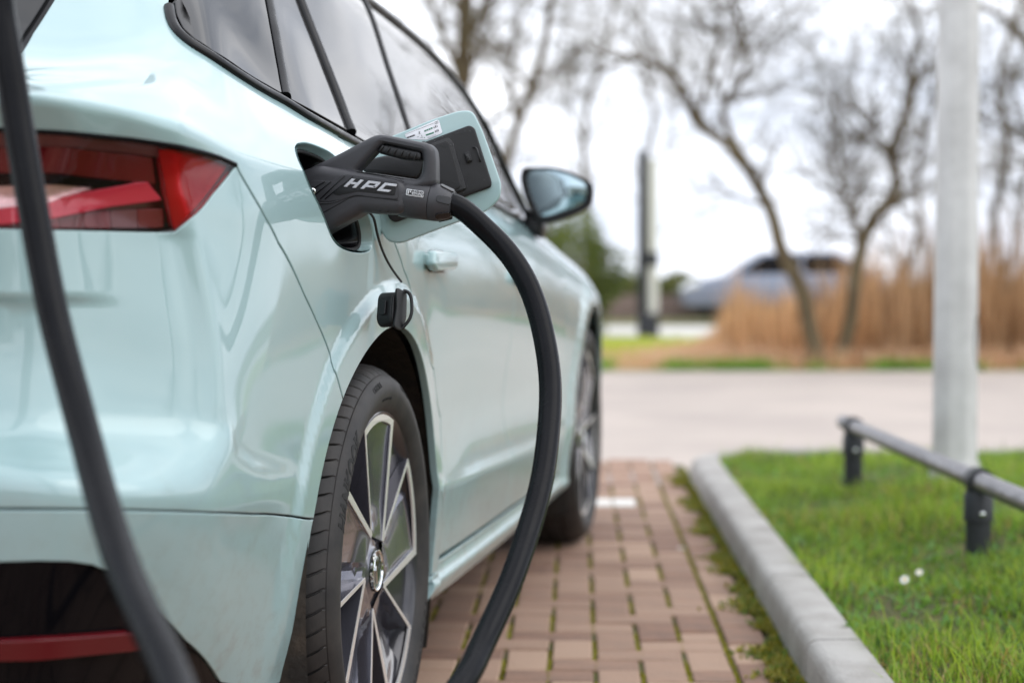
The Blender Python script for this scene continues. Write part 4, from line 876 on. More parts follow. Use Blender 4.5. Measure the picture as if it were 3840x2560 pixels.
make_wheel((XF, 0, WZ), 0); make_wheel((XF, 2.765, WZ), 0, 80); make_wheel((-XF, 0, WZ), math.pi); make_wheel((-XF, 2.765, WZ), math.pi)
# mud-flap behind the rear wheel seen past the bumper edge, axle and suspension block
for sx in (-1, 1):
    link('suspension', box_mesh('suspension', (min(sx*.35, sx*.68), -.12, .25), (max(sx*.35, sx*.68), .12, .45), .03), M['black'], car)
    link('suspension', box_mesh('suspension', (min(sx*.35, sx*.68), 2.645, .25), (max(sx*.35, sx*.68), 2.885, .45), .03), M['black'], car)

# ------------------------------------------------------------------ charging cable with its connector
chg = tag(empty('charging_cable', (1.0, -.265, .95)), 'thick black rubber charging cable with grey pistol-grip connector pushed into the car', 'charging cable')
HY = -.265
def hp(zx, zy): P = at_plane((1050+zx/2.613, 380+zy/2.613), (0, HY, 0), (0, 1, 0)); return np.array([P[0], P[2]])
def hf(d): return ((0, HY-d, 0), (1, 0, 0), (0, 0, 1), (0, -1, 0))
def H3(zx, zy, d=0): p = hp(zx, zy); return np.array([p[0], HY-d, p[1]])
outer = [hp(200, 760), hp(330, 650), hp(560, 545), hp(800, 418), hp(930, 350), hp(1000, 330), hp(1060, 338), hp(1420, 408), hp(1490, 428), hp(1535, 475), hp(1548, 560), hp(1552, 830), hp(1300, 900), hp(900, 860), hp(500, 900)]
outer = rounded(outer, [.004, .01, .02, .02, .02, .02, .02, .01, .012, .014, .02, .01, .01, .02, .01], 5)
hole = rounded([hp(988, 470), hp(782, 690), hp(960, 712), hp(1370, 772), hp(1408, 715), hp(1422, 590), hp(1408, 505), hp(1040, 422)], [.006, .004, .004, .008, .012, .01, .004, .006], 5)
grip = plate('handle_bow', [outer, hole], .021, .010, hf(0), M['plastic'], chg, 5)
front = rounded([hp(60, 860), hp(225, 700), hp(420, 630), hp(640, 660), hp(780, 688), hp(1000, 722), hp(1290, 790), hp(1290, 1110), hp(1000, 1108), hp(850, 1092), hp(780, 1135), hp(470, 1305), hp(330, 1420), hp(180, 1180)], [.02, .02, .03, .04, .02, .02, .02, .02, .02, .03, .03, .03, .02, .02], 6)
body = plate('connector_body', front, .0325, .016, hf(0), M['plastic'], chg, 6)
# barrel and collar
b0, b1 = H3(1205, 950), H3(1480, 985); bax = b1-b0; bl_ = np.linalg.norm(bax); bax /= bl_
rb = np.linalg.norm(hp(1300, 770)-hp(1255, 1140))/2
brl = lathe('barrel', [(-.002, rb*.97), (.0, rb*.985), (.002, rb), (bl_*.5, rb*.995), (bl_-.001, rb*.985), (bl_, rb*.97)], b0, b1, 64, M['plastic'], chg)
lathe('seam', [(-.0022, rb*.978), (-.0006, rb*.978)], b0, b1, 64, M['port_plastic'], brl)
c0 = b1; cl = np.linalg.norm(H3(1690, 1012)-H3(1480, 985))
col_ = lathe('collar', [(.0006, rb*.965), (.0014, rb*.99), (cl*.3, rb*.985), (cl*.42, rb*.975), (cl*.86, rb*.80), (cl*.93, rb*.76), (cl, rb*.70), (cl+.001, rb*.60)], c0, c0+bax, 64, M['plastic'], chg)
# notches in the collar
up_ = np.array([0, 0, 1.]); sd_ = np.cross(bax, up_); sd_ /= np.linalg.norm(sd_); up2 = np.cross(sd_, bax)
for k in range(6):
    a = R(12+60*k); rd_ = up2*math.sin(a)+sd_*math.cos(a); pc_ = c0+bax*cl*.70+rd_*rb*.865; tg_ = np.cross(bax, rd_)
    sl = -(bax*math.cos(.36)-rd_*math.sin(.36)); nn = rd_*math.cos(.36)+bax*math.sin(.36)
    plate('collar_notch', rounded([(-.011, -.0055), (.013, -.0065), (.013, .0065), (-.011, .0055)], .0055, 5), .0012, .0004, (pc_, bax*math.cos(.36)-rd_*math.sin(.36), tg_, nn), M['port_plastic'], col_)
# rubber grip with ribs
gp_ = rounded([hp(968, 492), hp(1035, 425), hp(1405, 500), hp(1412, 560), hp(1395, 592), hp(1200, 572), hp(1000, 520)], .006, 4)
rg = plate('rubber_grip', gp_, .0185, .006, hf(0), M['plastic_dark'], chg)
for k in range(6):
    t = k/5; a = hp(1040+t*320, 446+t*72); b = hp(1005+t*335, 500+t*82)
    A3 = [np.array([a[0]+(b[0]-a[0])*s, HY-.0178-.0012*math.sin(math.pi*s), a[1]+(b[1]-a[1])*s]) for s in np.linspace(0, 1, 8)]
    tube('grip_rib', A3, .0021, 8, M['plastic_dark'], rg)
# rear strut seam
# raised side panel, recess and stripes
T = .0325
sp_ = rounded([hp(285, 850), hp(385, 782), hp(555, 796), hp(655, 735), hp(720, 728), hp(1205, 793), hp(1203, 972), hp(1000, 955), hp(800, 930), hp(640, 975), hp(500, 1000), hp(360, 975)], .004, 3)
sp_o = plate('side_panel', sp_, .0016, .0008, hf(T), M['plastic'], chg)
inn = rounded([hp(760, 760), hp(1188, 815), hp(1178, 935), hp(820, 895), hp(620, 935), hp(560, 905)], .004, 3)
plate('logo_field', inn, .0008, .0003, hf(T+.0014), M['plastic_dark'], sp_o)
for (a, b) in (((690, 742), (455, 968)), ((770, 748), (500, 968)), ((560, 800), (400, 930)), ((500, 800), (330, 900))):
    q = [hp(*p) for p in stroke(a, b, 11)]; plate('groove', q, .0007, .0002, hf(T+.0019), M['port_plastic'], sp_o)
# ridge lines along the lower edge
def hline(name, pts, r, d, mt, par): return tube(name, spline([H3(x, y, d) for x, y in pts], 40), r, 8, mt, par)
hline('ridge', [(400, 1140), (640, 1010), (740, 955), (820, 938), (950, 948), (1205, 982)], .0012, T-.0008, M['plastic_dark'], body)
hline('ridge', [(330, 985), (500, 1008), (650, 975), (760, 925), (850, 915), (1000, 930), (1205, 960)], .0012, T+.0004, M['plastic'], body)
hline('ridge', [(790, 700), (960, 722), (1250, 770)], .0010, T-.008, M['plastic_dark'], body)
# HPC letters, slanted block capitals
def quadmap(o, xv, yv): return lambda s, t: hp(*(np.array(o)+np.array(xv)*s+np.array(yv)*t))
def letter(o, strokes, par):
    f = quadmap(o, (118, 15), (82, -78))
    for st in strokes:
        plate('letter', rounded([f(*p) for p in st], .0008, 2), .0011, .0005, hf(T+.0030), M['grey_print'], par)
letter((680, 848), [[(0, 0), (.30, 0), (.30, 1), (0, 1)], [(.70, 0), (1.0, 0), (1.0, 1), (.70, 1)], [(.28, .36), (.72, .36), (.72, .64), (.28, .64)]], sp_o)
letter((842, 868), [[(0, 0), (.30, 0), (.30, 1), (0, 1)], [(.28, .72), (.85, .72), (1.05, .85), (1.0, 1), (.28, 1)], [(.80, .30), (1.08, .30), (1.08, .85), (.80, .85)], [(.28, .26), (1.0, .26), (1.0, .50), (.28, .50)]], sp_o)
letter((1000, 888), [[(0, 0), (.30, 0), (.30, 1), (0, 1)], [(.28, .72), (1.12, .72), (1.0, 1), (.28, 1)], [(.28, 0), (1.0, 0), (1.05, .28), (.28, .28)]], sp_o)
# maker's plate on the barrel
lo_ = H3(1366, 910, rb*.985); pv = hp(1452, 922)-hp(1280, 896); pv /= np.linalg.norm(pv); pvn = np.array([-pv[1], pv[0]])
tex = np.array([pv[0], 0, pv[1]]); tey = np.array([pvn[0], 0, pvn[1]]); tez = np.array([0, -1, 0.])
wl = np.linalg.norm(hp(1453, 915)-hp(1275, 905)); hl = np.linalg.norm(hp(1366, 878)-hp(1366, 950))
def lab(name, w0, w1, h0, h1, d, mt, par, r=.0006): return plate(name, rounded([(w0, h0), (w1, h0), (w1, h1), (w0, h1)], r, 2), .0004, .0001, (lo_+tez*d, tex, tey, tez), mt, par)
pl0 = lab('label_plate', -wl/2, wl/2, -hl/2, hl/2, .0004, M['ink'], chg, .0012)
lab('label_face', -wl/2+.0007, wl/2-.0007, -hl/2+.0007, hl/2-.0007, .0010, M['silver'], pl0, .001)
lab('label_logo', -wl/2+.0022, -wl/2+.0022+hl*.62, -hl*.31, hl*.31, .0015, M['ink'], pl0, .0003)
lab('label_logo', -wl/2+.0022+hl*.36, -wl/2+.0022+hl*.55, -hl*.02, hl*.24, .0020, M['silver'], pl0, .002)
lab('label_logo', -wl/2+.0022+hl*.10, -wl/2+.0022+hl*.26, -hl*.24, hl*.24, .0020, M['silver'], pl0, .0004)
for s_, dy in (('PHŒNIX', .20), ('CONTACT', -.20)):
    me = text_mesh('label_text', s_, hl*.46, .0002, (lo_+tez*.0016+tex*wl*.145+tey*hl*dy, tex, tey, tez), 'CENTER', 1.0, 0, .00016)
    x = np.array([v.co[:] for v in me.vertices]); c = lo_+tex*wl*.145; k = (wl*.655)/max(1e-6, ((x-c)@tex).max()-((x-c)@tex).min())
    for v in me.vertices: dlt = (np.array(v.co)-c)@tex; v.co = Vector(np.array(v.co)+tex*dlt*(k-1))
    link('label_text', me, M['ink'], pl0)
# screws and slots
for (x, y) in ((345, 888), (378, 892)):
    p0 = H3(x, y, T+.0005); lathe('screw', [(0, .0050), (.003, .0050), (.0038, .0036), (.0030, .0)], p0, p0+np.array([.25, -.9, 0]), 16, M['chrome'] if x > 350 else M['plastic_dark'], body)
for (x, y, rx_, d) in ((590, 1120, .0045, .6), (1090, 1060, .0040, .55)):
    lathe('screw_hole', [(0, .0052), (.0012, .0052), (.0013, .0)], H3(x, y, T-.0085 if x < 800 else T-.006), H3(x, y+25, T+.03), 18, M['port_plastic'], body)
for (x, y) in ((685, 1112), (1030, 1062)):
    plate('slot', rounded([hp(*p) for p in ((x-28, y+14), (x+24, y-12), (x+28, y-2), (x-24, y+24))], .0008, 2), .0006, .0002, hf(T-.006 if x < 800 else T-.003), M['port_plastic'], body)

# the cable itself: from the collar down to the ground, round, and up to the charger behind the car
s2 = 3840/2352
cpt = [c0+bax*(cl-.03), c0+bax*(cl+.004)]
for x, y, d in ((1105, 517, 2.655), (1165, 578, 2.66), (1216, 662, 2.65), (1249, 770, 2.62), (1264, 885, 2.58), (1259, 1000, 2.53), (1243, 1110, 2.47), (1210, 1230, 2.40), (1162, 1362, 2.31), (1103, 1490, 2.22), (1050, 1585, 2.14)):
    cpt.append(at_dist((x*s2, y*s2), d))
low = [(1.12, -.98, .20), (1.14, -1.18, .045), (1.22, -1.42, .022), (1.42, -1.62, .022), (1.52, -1.86, .022), (1.36, -1.98, .030), (1.19, -1.80, .14)]
cpt += [np.array(p) for p in low]
for x, y, d in ((505, 1800, 1.27), (444, 1665, 1.335), (395, 1555, 1.40), (338, 1430, 1.47), (283, 1300, 1.55), (238, 1160, 1.62), (195, 1000, 1.69), (155, 850, 1.735), (118, 700, 1.77), (80, 500, 1.80), (45, 300, 1.82), (12, 100, 1.83), (-5, -20, 1.83), (-45, -250, 1.80)):
    cpt.append(at_dist((x*s2, y*s2), d))
cpt += [np.array(p) for p in ((.54, -1.22, 1.60), (.25, -1.45, 1.86), (-.15, -1.68, 1.93), (-.48, -1.84, 1.86), (-.60, -1.97, 1.80))]
tube('cable', spline(cpt, 420), .0178, 20, M['cable'], chg)

# charger cabinet the cable belongs to, standing behind the car, left of the view
ch = tag(empty('charging_station', (-.75, -2.25, 0)), 'tall grey charging station standing behind the mint car, cable leaving its top', 'charging station')
M['cabinet'] = mat('cabinet_paint', (.35, .36, .37), .4, .1, .5, .3); M['screen'] = mat('dark_screen', (.01, .012, .02), .1)
cb = link('cabinet', box_mesh('cabinet', (-1.10, -2.55, .12), (-.40, -2.0, 2.05), .03, 4), M['cabinet'], ch)
link('plinth', box_mesh('plinth', (-1.14, -2.6, 0), (-.36, -1.95, .12), .01), mat('plinth', (.3, .3, .29), .8, bump=(40, .4, .003)), ch)
link('screen', box_mesh('screen', (-.88, -2.002, 1.25), (-.6, -1.992, 1.6), .003), M['screen'], ch)
link('cable_outlet', box_mesh('cable_outlet', (-.655, -2.0, 1.72), (-.545, -1.94, 1.86), .01), M['plastic_dark'], ch)

# ------------------------------------------------------------------ setting: frame along the view (d = metres ahead of the camera, l = metres to the right)
CFh = np.array([CF[0], CF[1], 0]); CFh /= np.linalg.norm(CFh); C0 = np.array([CC[0], CC[1], 0])
def E(d, l, z=0.0): return C0+CFh*d+CR*l+np.array([0, 0, z])
def dl(px, d): return (px-1920)/F_PX*d                      # pixel column at distance d -> lateral metres
def zat(py, d): return CC[2]-(py-HOR)/F_PX*d
BA = math.atan(.038); bd_ = CFh*math.cos(BA)+CR*math.sin(BA); br_ = CR*math.cos(BA)-CFh*math.sin(BA)   # paving axes (forward, right)
K0 = E(3.7, .638)                                            # a point on the foot of the kerb
def B(a, b, z=0.0): return K0+bd_*a+br_*b+np.array([0, 0, z])   # a along the kerb, b right of the kerb foot
def sheet(name, pts, mt, z=None, parent=None, thick=0): return link(name, mesh(name, [tuple(p) for p in pts], [tuple(range(len(pts)))], False), mt, parent)
def attr_color(me, cols):
    a = me.color_attributes.new('tint', 'FLOAT_COLOR', 'POINT'); n = len(me.vertices); c = np.ones((n, 4), np.float32); c[:, :3] = cols; a.data.foreach_set('color', c.ravel())

M['soil'] = mat('verge_soil', (.10, .12, .035), .95, var=(3, (.20, .16, .07), .8), bump=(20, .6, .03))
M['grass'] = leafy('grass', (1.5, 1.35, .8)); M['reed'] = leafy('reed', (1.3, 1.1, .9), .5)
M['moss'] = leafy('moss', (1.3, 1.2, .8), .3)
M['asphalt'] = mat('pale_asphalt', (.42, .36, .315), .85, var=(.7, (.32, .275, .245), .85), bump=(120, .5, .004))
M['concrete_path'] = mat('pale_concrete', (.55, .53, .50), .85, var=(.8, (.47, .45, .42), .7))
M['kerb'] = mat('kerb_concrete', (.37, .355, .335), .88, var=(6, (.24, .225, .205), .9), bump=(110, .8, .005))
M['brick'] = mat('paving_brick', (.215, .118, .078), .82, var=(11, (.14, .085, .062), .85), bump=(90, .7, .004), obj_var=((.36, .24, .168), .95))
M['brick_white'] = mat('white_paver', (.72, .70, .66), .7, var=(14, (.55, .53, .48), .7))
M['joint'] = mat('mossy_joint', (.085, .085, .012), .95, var=(24, (.055, .042, .022), .9), bump=(160, .9, .006))
M['steel'] = mat('rail_steel', (.20, .195, .205), .36, .8, vary_rough=(30, .3, .5), var=(20, (.22, .215, .22), .6))
M['post'] = mat('anthracite', (.022, .024, .028), .5, .1)
M['pole'] = mat('galvanised', (.60, .59, .58), .45, .08, var=(5, (.43, .42, .41), .8), bump=(50, .1, .002))
M['bark'] = mat('bark', (.088, .062, .032), .9, var=(6, (.15, .12, .062), .7), bump=(30, .8, .02))
M['bud'] = mat('bud', (.10, .09, .045), .8)

# far ground, road, verge
g = tag(sheet('ground', [E(-300, -600, -.05), E(-300, 600, -.05), E(900, 600, -.05), E(900, -600, -.05)], M['soil']), kind='structure')
r = tag(sheet('road', [E(7.55, -40, -.012), E(7.55, 60, -.012), E(16.6, 60, -.012), E(16.6, -40, -.012)], M['asphalt']), kind='structure')
path = tag(sheet('cycle_path', [E(25.2, -60, -.02), E(25.2, 80, -.02), E(33, 80, -.02), E(33, -60, -.02)], M['concrete_path']), kind='structure')
M['verge'] = mat('verge_grass', (.24, .32, .05), .9, var=(.9, (.48, .37, .22), .8), bump=(14, .8, .06))
tag(sheet('verge', [E(16.6, -60, -.016), E(16.6, 80, -.016), E(25.2, 80, -.016), E(25.2, -60, -.016)], M['verge']), kind='structure')

# ------------------------------------------------------------------ brick paving, herringbone
pav = tag(sheet('parking_pavement', [B(-9, -9, -.008), B(-9, .02, -.008), B(4.45, .02, -.008), B(4.45, -9, -.008)], M['joint']), kind='structure')
UNIT = .1055; FIELD = -.136
def brick_mesh(lx, ly, seed):
    rr = random.Random(seed); bm = bmesh.new(); b = .004; h = .05; lx2, ly2 = lx/2, ly/2; rings = []
    for off, z in ((0, -h), (0, -b), (b*.9, 0)):
        pts = []
        for sx, sy in ((-1, -1), (0, -1), (1, -1), (1, 0), (1, 1), (0, 1), (-1, 1), (-1, 0)):
            j = rr.uniform(-.0015, .0015); pts.append(bm.verts.new((sx*(lx2-off)+(j if sx == 0 else rr.uniform(-.001, .001)), sy*(ly2-off)+rr.uniform(-.001, .001), z+(rr.uniform(-.0008, .0008) if z > -h else 0))))
        rings.append(pts)
    for a, c in zip(rings, rings[1:]):
        for i in range(8): bm.faces.new((a[i], a[(i+1) % 8], c[(i+1) % 8], c[i]))
    bm.faces.new(rings[-1]); me = bpy.data.meshes.new('brick'); bm.to_mesh(me); bm.free(); return me
BH = [brick_mesh(2*UNIT-.011, UNIT-.005, s) for s in range(4)]; BV = [brick_mesh(UNIT-.011, 2*UNIT-.005, 10+s) for s in range(4)]; BB = [brick_mesh(UNIT-.009, 2*UNIT-.006, 20+s) for s in range(3)]
for me in BH+BV+BB: me.materials.append(M['brick'])
ang_b = math.atan2(br_[1], br_[0])
cand = []
for i in range(-70, 1):
    for j in range(-90, 44):
        k = (i-j) % 4
        if k == 0:
            b0_, b1_ = FIELD+(i-1)*UNIT, FIELD+(i+1)*UNIT
            if i == 0: cand.append(((j+.5)*UNIT, FIELD-.5*UNIT, 'half', j)); continue
            cand.append(((j+.5)*UNIT, FIELD+i*UNIT, 'H', j))
        elif k == 2: cand.append((j*UNIT, FIELD+(i-.5)*UNIT, 'V', j))
for j in range(-45, 22): cand.append(((j+.35)*2*UNIT, FIELD+UNIT*.5+.004, 'B', j))
def vis(c):
    p = B(c[0], c[1]); q = proj(p); d = (p-C0)@CFh
    inside_ = d > 2.9 and -150 < q[0] < 3000 and q[1] < 2680
    hid = p[0] < .45 and p[1] < 2.9      # under the car body, never seen
    return (0 if inside_ and not hid else 1, d)
cand.sort(key=vis)
white_d = (5.72*885/885)
Vb, Fb = [], []
for n_, (a, b, t, j) in enumerate(cand):
    lib = {'H': BH, 'V': BV, 'B': BB}.get(t); rr = random.Random(n_*7+1)
    loc = B(a, b, rr.uniform(-.0025, .0015)); rz = ang_b+rr.uniform(-.008, .008)
    me = lib[rr.randrange(len(lib))] if lib else None
    if me is None:
        if 'half_me' not in globals():
            half_me = brick_mesh(UNIT-.011, UNIT-.005, 40); half_me.materials.append(M['brick'])
        me = half_me
    if n_ < 300:
        o = bpy.data.objects.new('brick', me); COL.objects.link(o); o.parent = pav; o.location = loc; o.rotation_euler = (rr.uniform(-.006, .006), rr.uniform(-.006, .006), rz)
    else:
        c, s = math.cos(rz), math.sin(rz); b0 = len(Vb)
        for v in me.vertices: Vb.append((loc[0]+v.co.x*c-v.co.y*s, loc[1]+v.co.x*s+v.co.y*c, loc[2]+v.co.z))
        Fb += [tuple(i+b0 for i in p.vertices) for p in me.polygons]
M['brick_far'] = mat('paving_brick_field', (.22, .122, .082), .82, var=(4.5, (.36, .24, .168), .9), bump=(90, .55, .004))
tag(link('brick_field', mesh('brick_field', Vb, Fb, False), M['brick_far'], pav), kind='stuff')
# white marking row of pavers laid on the field, and the pale gutter strip by the road
mk_a = (np.array(at_ground((2300, 1885)))-K0)@bd_
for k in range(2):
    p = at_ground((2252+k*88, 1884)); o = link('white_paver', box_mesh('white_paver', (-.044, -.10, -.05), (.044, .10, .0035), .003), M['brick_white'], pav); o.matrix_parent_inverse = Matrix(); o.location = p; o.rotation_euler = (0, 0, ang_b)
M['gutter'] = mat('gutter_cobble', (.30, .275, .26), .85, var=(22, (.20, .185, .175), .9), bump=(25, .9, .02))
tag(sheet('gutter', [E(7.35, -40, -.004), E(7.35, .9, -.004), E(7.95, .9, -.004), E(7.95, -40, -.004)], M['gutter']), kind='structure')

# ------------------------------------------------------------------ kerb: stones along the bay, then a curve to the right
kb = tag(empty('kerb', B(0, 0)), kind='structure'); kb['label'] = 'grey concrete kerb edging the lawn, curving away at the road'
KL = 3.62; KR = .55
def kerb_pt(s, off):
    if s < KL: return B(s, off)
    a = min((s-KL)/KR, math.pi/2); c = B(KL, KR); q = c-br_*(KR-off)*math.cos(a)+bd_*(KR-off)*math.sin(a)
    if (s-KL)/KR > math.pi/2: q = q+br_*((s-KL)-KR*math.pi/2)
    return q
KH, KW = .105, .125
def kerb_z(off): return 0
stones = np.arange(-4.05, 12, .8)
for s0, s1 in zip(stones, stones[1:]):
    ss = np.linspace(s0+.005, s1-.005, 9); pr = [(-.004, -.08), (0, .02), (.002, KH-.028), (.008, KH-.010), (.020, KH-.001), (.034, KH+.001), (KW-.008, KH+.002), (KW, KH-.006), (KW, -.08)]
    V = [tuple(kerb_pt(s, o_)+np.array([0, 0, z_])) for s in ss for o_, z_ in pr]; n = len(pr)
    Fc = [(i*n+j, i*n+j+1, (i+1)*n+j+1, (i+1)*n+j) for i in range(8) for j in range(n-1)]+[tuple(range(n))[::-1], tuple(8*n+j for j in range(n))]
    link('kerb_stone', sharp(fix_normals(mesh('kerb_stone', V, Fc)), 50), M['kerb'], kb)

# ------------------------------------------------------------------ lawn
def kerb_off(P):                      # signed distance right of the kerb foot (straight part), rounded at the corner
    q = P-K0; a = q@bd_; b = q@br_
    cb_ = np.hypot(a-KL, b-KR); return np.where(a < KL, b, np.where(b < KR, KR-cb_, KL+KR-a)), a, b
def lawn_z(P):
    off, a, b = kerb_off(P)
    base = .085+.10*smooth01((off-.12)/.75)*(1-smooth01((a-1.6)/2.2)*.75)+.02*smooth01((off-.5)/2)
    return base+.012*np.sin(P[..., 0]*5.1+1)*np.sin(P[..., 1]*4.3)+.008*np.sin(P[..., 0]*13+P[..., 1]*11)
gx, gy = np.meshgrid(np.linspace(-4.2, 4.4, 90), np.linspace(.10, 7.0, 80), indexing='ij')
P = K0+gx[..., None]*bd_+gy[..., None]*br_; off, a_, b_ = kerb_off(P); Z = lawn_z(P); P = P.copy(); P[..., 2] = np.where(off > .105, Z, -.06)
Fc = [(i*80+j, (i+1)*80+j, (i+1)*80+j+1, i*80+j+1) for i in range(89) for j in range(79) if (off[i:i+2, j:j+2] > .02).all()]
M['lawn_soil'] = mat('lawn_soil', (.055, .075, .015), .95, var=(9, (.12, .085, .04), .8), bump=(60, .8, .02))
lawn = tag(link('lawn', mesh('lawn', P.reshape(-1, 3), Fc), M['lawn_soil']), kind='structure')
def blades(name, P, h, w, lean, cols, mt, seg=3, parent=None, curl=1.0):
    """many blades in one mesh. P (n,3), h,w,lean (n,), cols (n,3)"""
    n = len(P); az = rng.uniform(0, 2*np.pi, n); fz = az+rng.uniform(-.6, .6, n)+np.pi/2
    dirv = np.stack([np.cos(az), np.sin(az), np.zeros(n)], 1); sid = np.stack([np.cos(fz), np.sin(fz), np.zeros(n)], 1)
    nv = 2*seg+1; V = np.zeros((n, nv, 3)); 
    for k in range(seg+1):
        t = k/seg; c = P+dirv*(h*lean*t**(1+curl))[:, None]; c[:, 2] += h*(t-.35*lean*t**2)
        ww = w*(1-t**1.6)*.5
        if k < seg: V[:, 2*k] = c-sid*ww[:, None]; V[:, 2*k+1] = c+sid*ww[:, None]
        else: V[:, 2*k] = c
    base = (np.arange(n)*nv)[:, None]; tris = []
    for k in range(seg-1): tris += [[2*k, 2*k+1, 2*k+3], [2*k, 2*k+3, 2*k+2]]
    tris.append([2*seg-2, 2*seg-1, 2*seg]); tr_ = (base[:, :, None]+np.array(tris)[None]).reshape(-1, 3)
    me = bpy.data.meshes.new(name); me.vertices.add(n*nv); me.vertices.foreach_set('co', V.astype(np.float32).ravel())
    m_ = len(tr_); me.loops.add(m_*3); me.loops.foreach_set('vertex_index', tr_.astype(np.int32).ravel()); me.polygons.add(m_); me.polygons.foreach_set('loop_start', np.arange(0, m_*3, 3, dtype=np.int32)); me.update(); me.validate()
    attr_color(me, np.repeat(cols, nv, axis=0)); return link(name, me, mt, parent)
def lawn_pts(n, dmin, dmax):
    d = rng.uniform(dmin, dmax, n); l = rng.uniform(.4, .46, n)*0+rng.uniform(0, 1, n)*(d*.47+.5)+.5; P = C0+d[:, None]*CFh+l[:, None]*CR
    off, a, b = kerb_off(P); ok = (off > .118) & (a < KL+KR-.10); P = P[ok]; P[:, 2] = lawn_z(P)-.004; return P, off[ok]
n0 = 150000; P, off = lawn_pts(n0, 2.6, 8.3); n = len(P)
patch = np.sin(P[:, 0]*3.1+2)*np.sin(P[:, 1]*2.7+.5)+.6*np.sin(P[:, 0]*9+P[:, 1]*7)+rng.normal(0, .5, n)
green = np.array([.13, .27, .028]); green2 = np.array([.34, .46, .06]); straw = np.array([.42, .31, .15]); dark = np.array([.04, .10, .018])
pt2 = np.sin(P[:, 0]*6.3+P[:, 1]*2.2)*np.sin(P[:, 1]*5.1-P[:, 0]*1.7+2)+rng.normal(0, .25, n)
t = np.clip(rng.random(n)*.8+.35*pt2, 0, 1)[:, None]; cols = green*(1-t)+green2*t; cols = np.where((rng.random(n) < .22)[:, None], dark, cols)
dry = (rng.random(n) < np.clip(.10+.14*(patch > .9)+.25*(patch > 1.3)+.2*(pt2 < -.5)+.10*np.exp(-off/.08), 0, .6)); cols = np.where(dry[:, None], straw*rng.uniform(.7, 1.1, (n, 1)), cols)
h = rng.uniform(.016, .052, n)*(1+.5*np.clip(patch, 0, 1.5))*(1+.35*np.clip(pt2, -.8, 1))*np.clip(.55+off/.25, .55, 1); h = np.where(dry, h*.7, h); h *= 1+.8*(rng.random(n) < .05)
keepg = ~((pt2 < -.6) & (rng.random(n) < .8)); P, h, cols, n = P[keepg], h[keepg], cols[keepg], int(keepg.sum())
tag(blades('lawn_grass', P, h, rng.uniform(.0025, .0048, n), rng.uniform(.15, 1.1, n), cols, M['grass']), 'short green lawn with dry straw blades behind the kerb', 'grass', kind='stuff')
# clover-like broad leaves for texture
P, off = lawn_pts(9000, 2.6, 7.8); n = len(P); t = rng.random(n)[:, None]
tag(blades('lawn_weeds', P, rng.uniform(.02, .045, n), rng.uniform(.010, .022, n), rng.uniform(.5, 1.5, n), np.array([.10, .24, .05])*(1-t)+np.array([.20, .36, .12])*t, M['grass'], 2), 'broad-leaved weeds scattered through the lawn', 'weeds', kind='stuff')
# moss and weeds along the foot of the kerb
n = 14000; a = rng.uniform(-1.5, 4.1, n); b = -np.abs(rng.normal(0, .020, n))*(1+.9*np.sin(a*9)+.7*np.sin(a*23+1)).clip(.25, 2)-.001
P = K0+a[:, None]*bd_+b[:, None]*br_; P[:, 2] = rng.uniform(-.004, .012, n)*np.exp(b/.03)
t = rng.random(n)[:, None]; cols = np.array([.17, .15, .012])*(1-t)+np.array([.30, .27, .03])*t; cols = np.where((rng.random(n) < .3)[:, None], np.array([.10, .17, .02]), cols)
tag(blades('kerb_moss', P, rng.uniform(.008, .026, n), rng.uniform(.006, .014, n), rng.uniform(.3, 1.6, n), cols, M['moss'], 2), 'yellow green moss and tiny weeds along the foot of the kerb', 'moss', kind='stuff')
# moss in the joints
n = 30000; i = rng.integers(-14, 1, n); b = FIELD+i*UNIT+rng.normal(0, .0022, n); a = rng.uniform(-1.0, 3.5, n); jc = np.floor(a/UNIT).astype(int)
cell = ((i-jc) % 4); ok = (cell == 0) | (i == 0) | (rng.random(n) < .02); keep = (cell != 1) | (i == 0)
P = K0+a[:, None]*bd_+b[:, None]*br_; P[:, 2] = -.007; P = P[keep]; n = len(P); t = rng.random(n)[:, None]
tag(blades('joint_moss', P, rng.uniform(.005, .011, n), rng.uniform(.004, .008, n), rng.uniform(.2, 1.2, n), np.array([.17, .16, .012])*(1-t)+np.array([.32, .30, .03])*t, M['moss'], 2), 'moss growing in the joints of the brick paving', 'moss', kind='stuff')
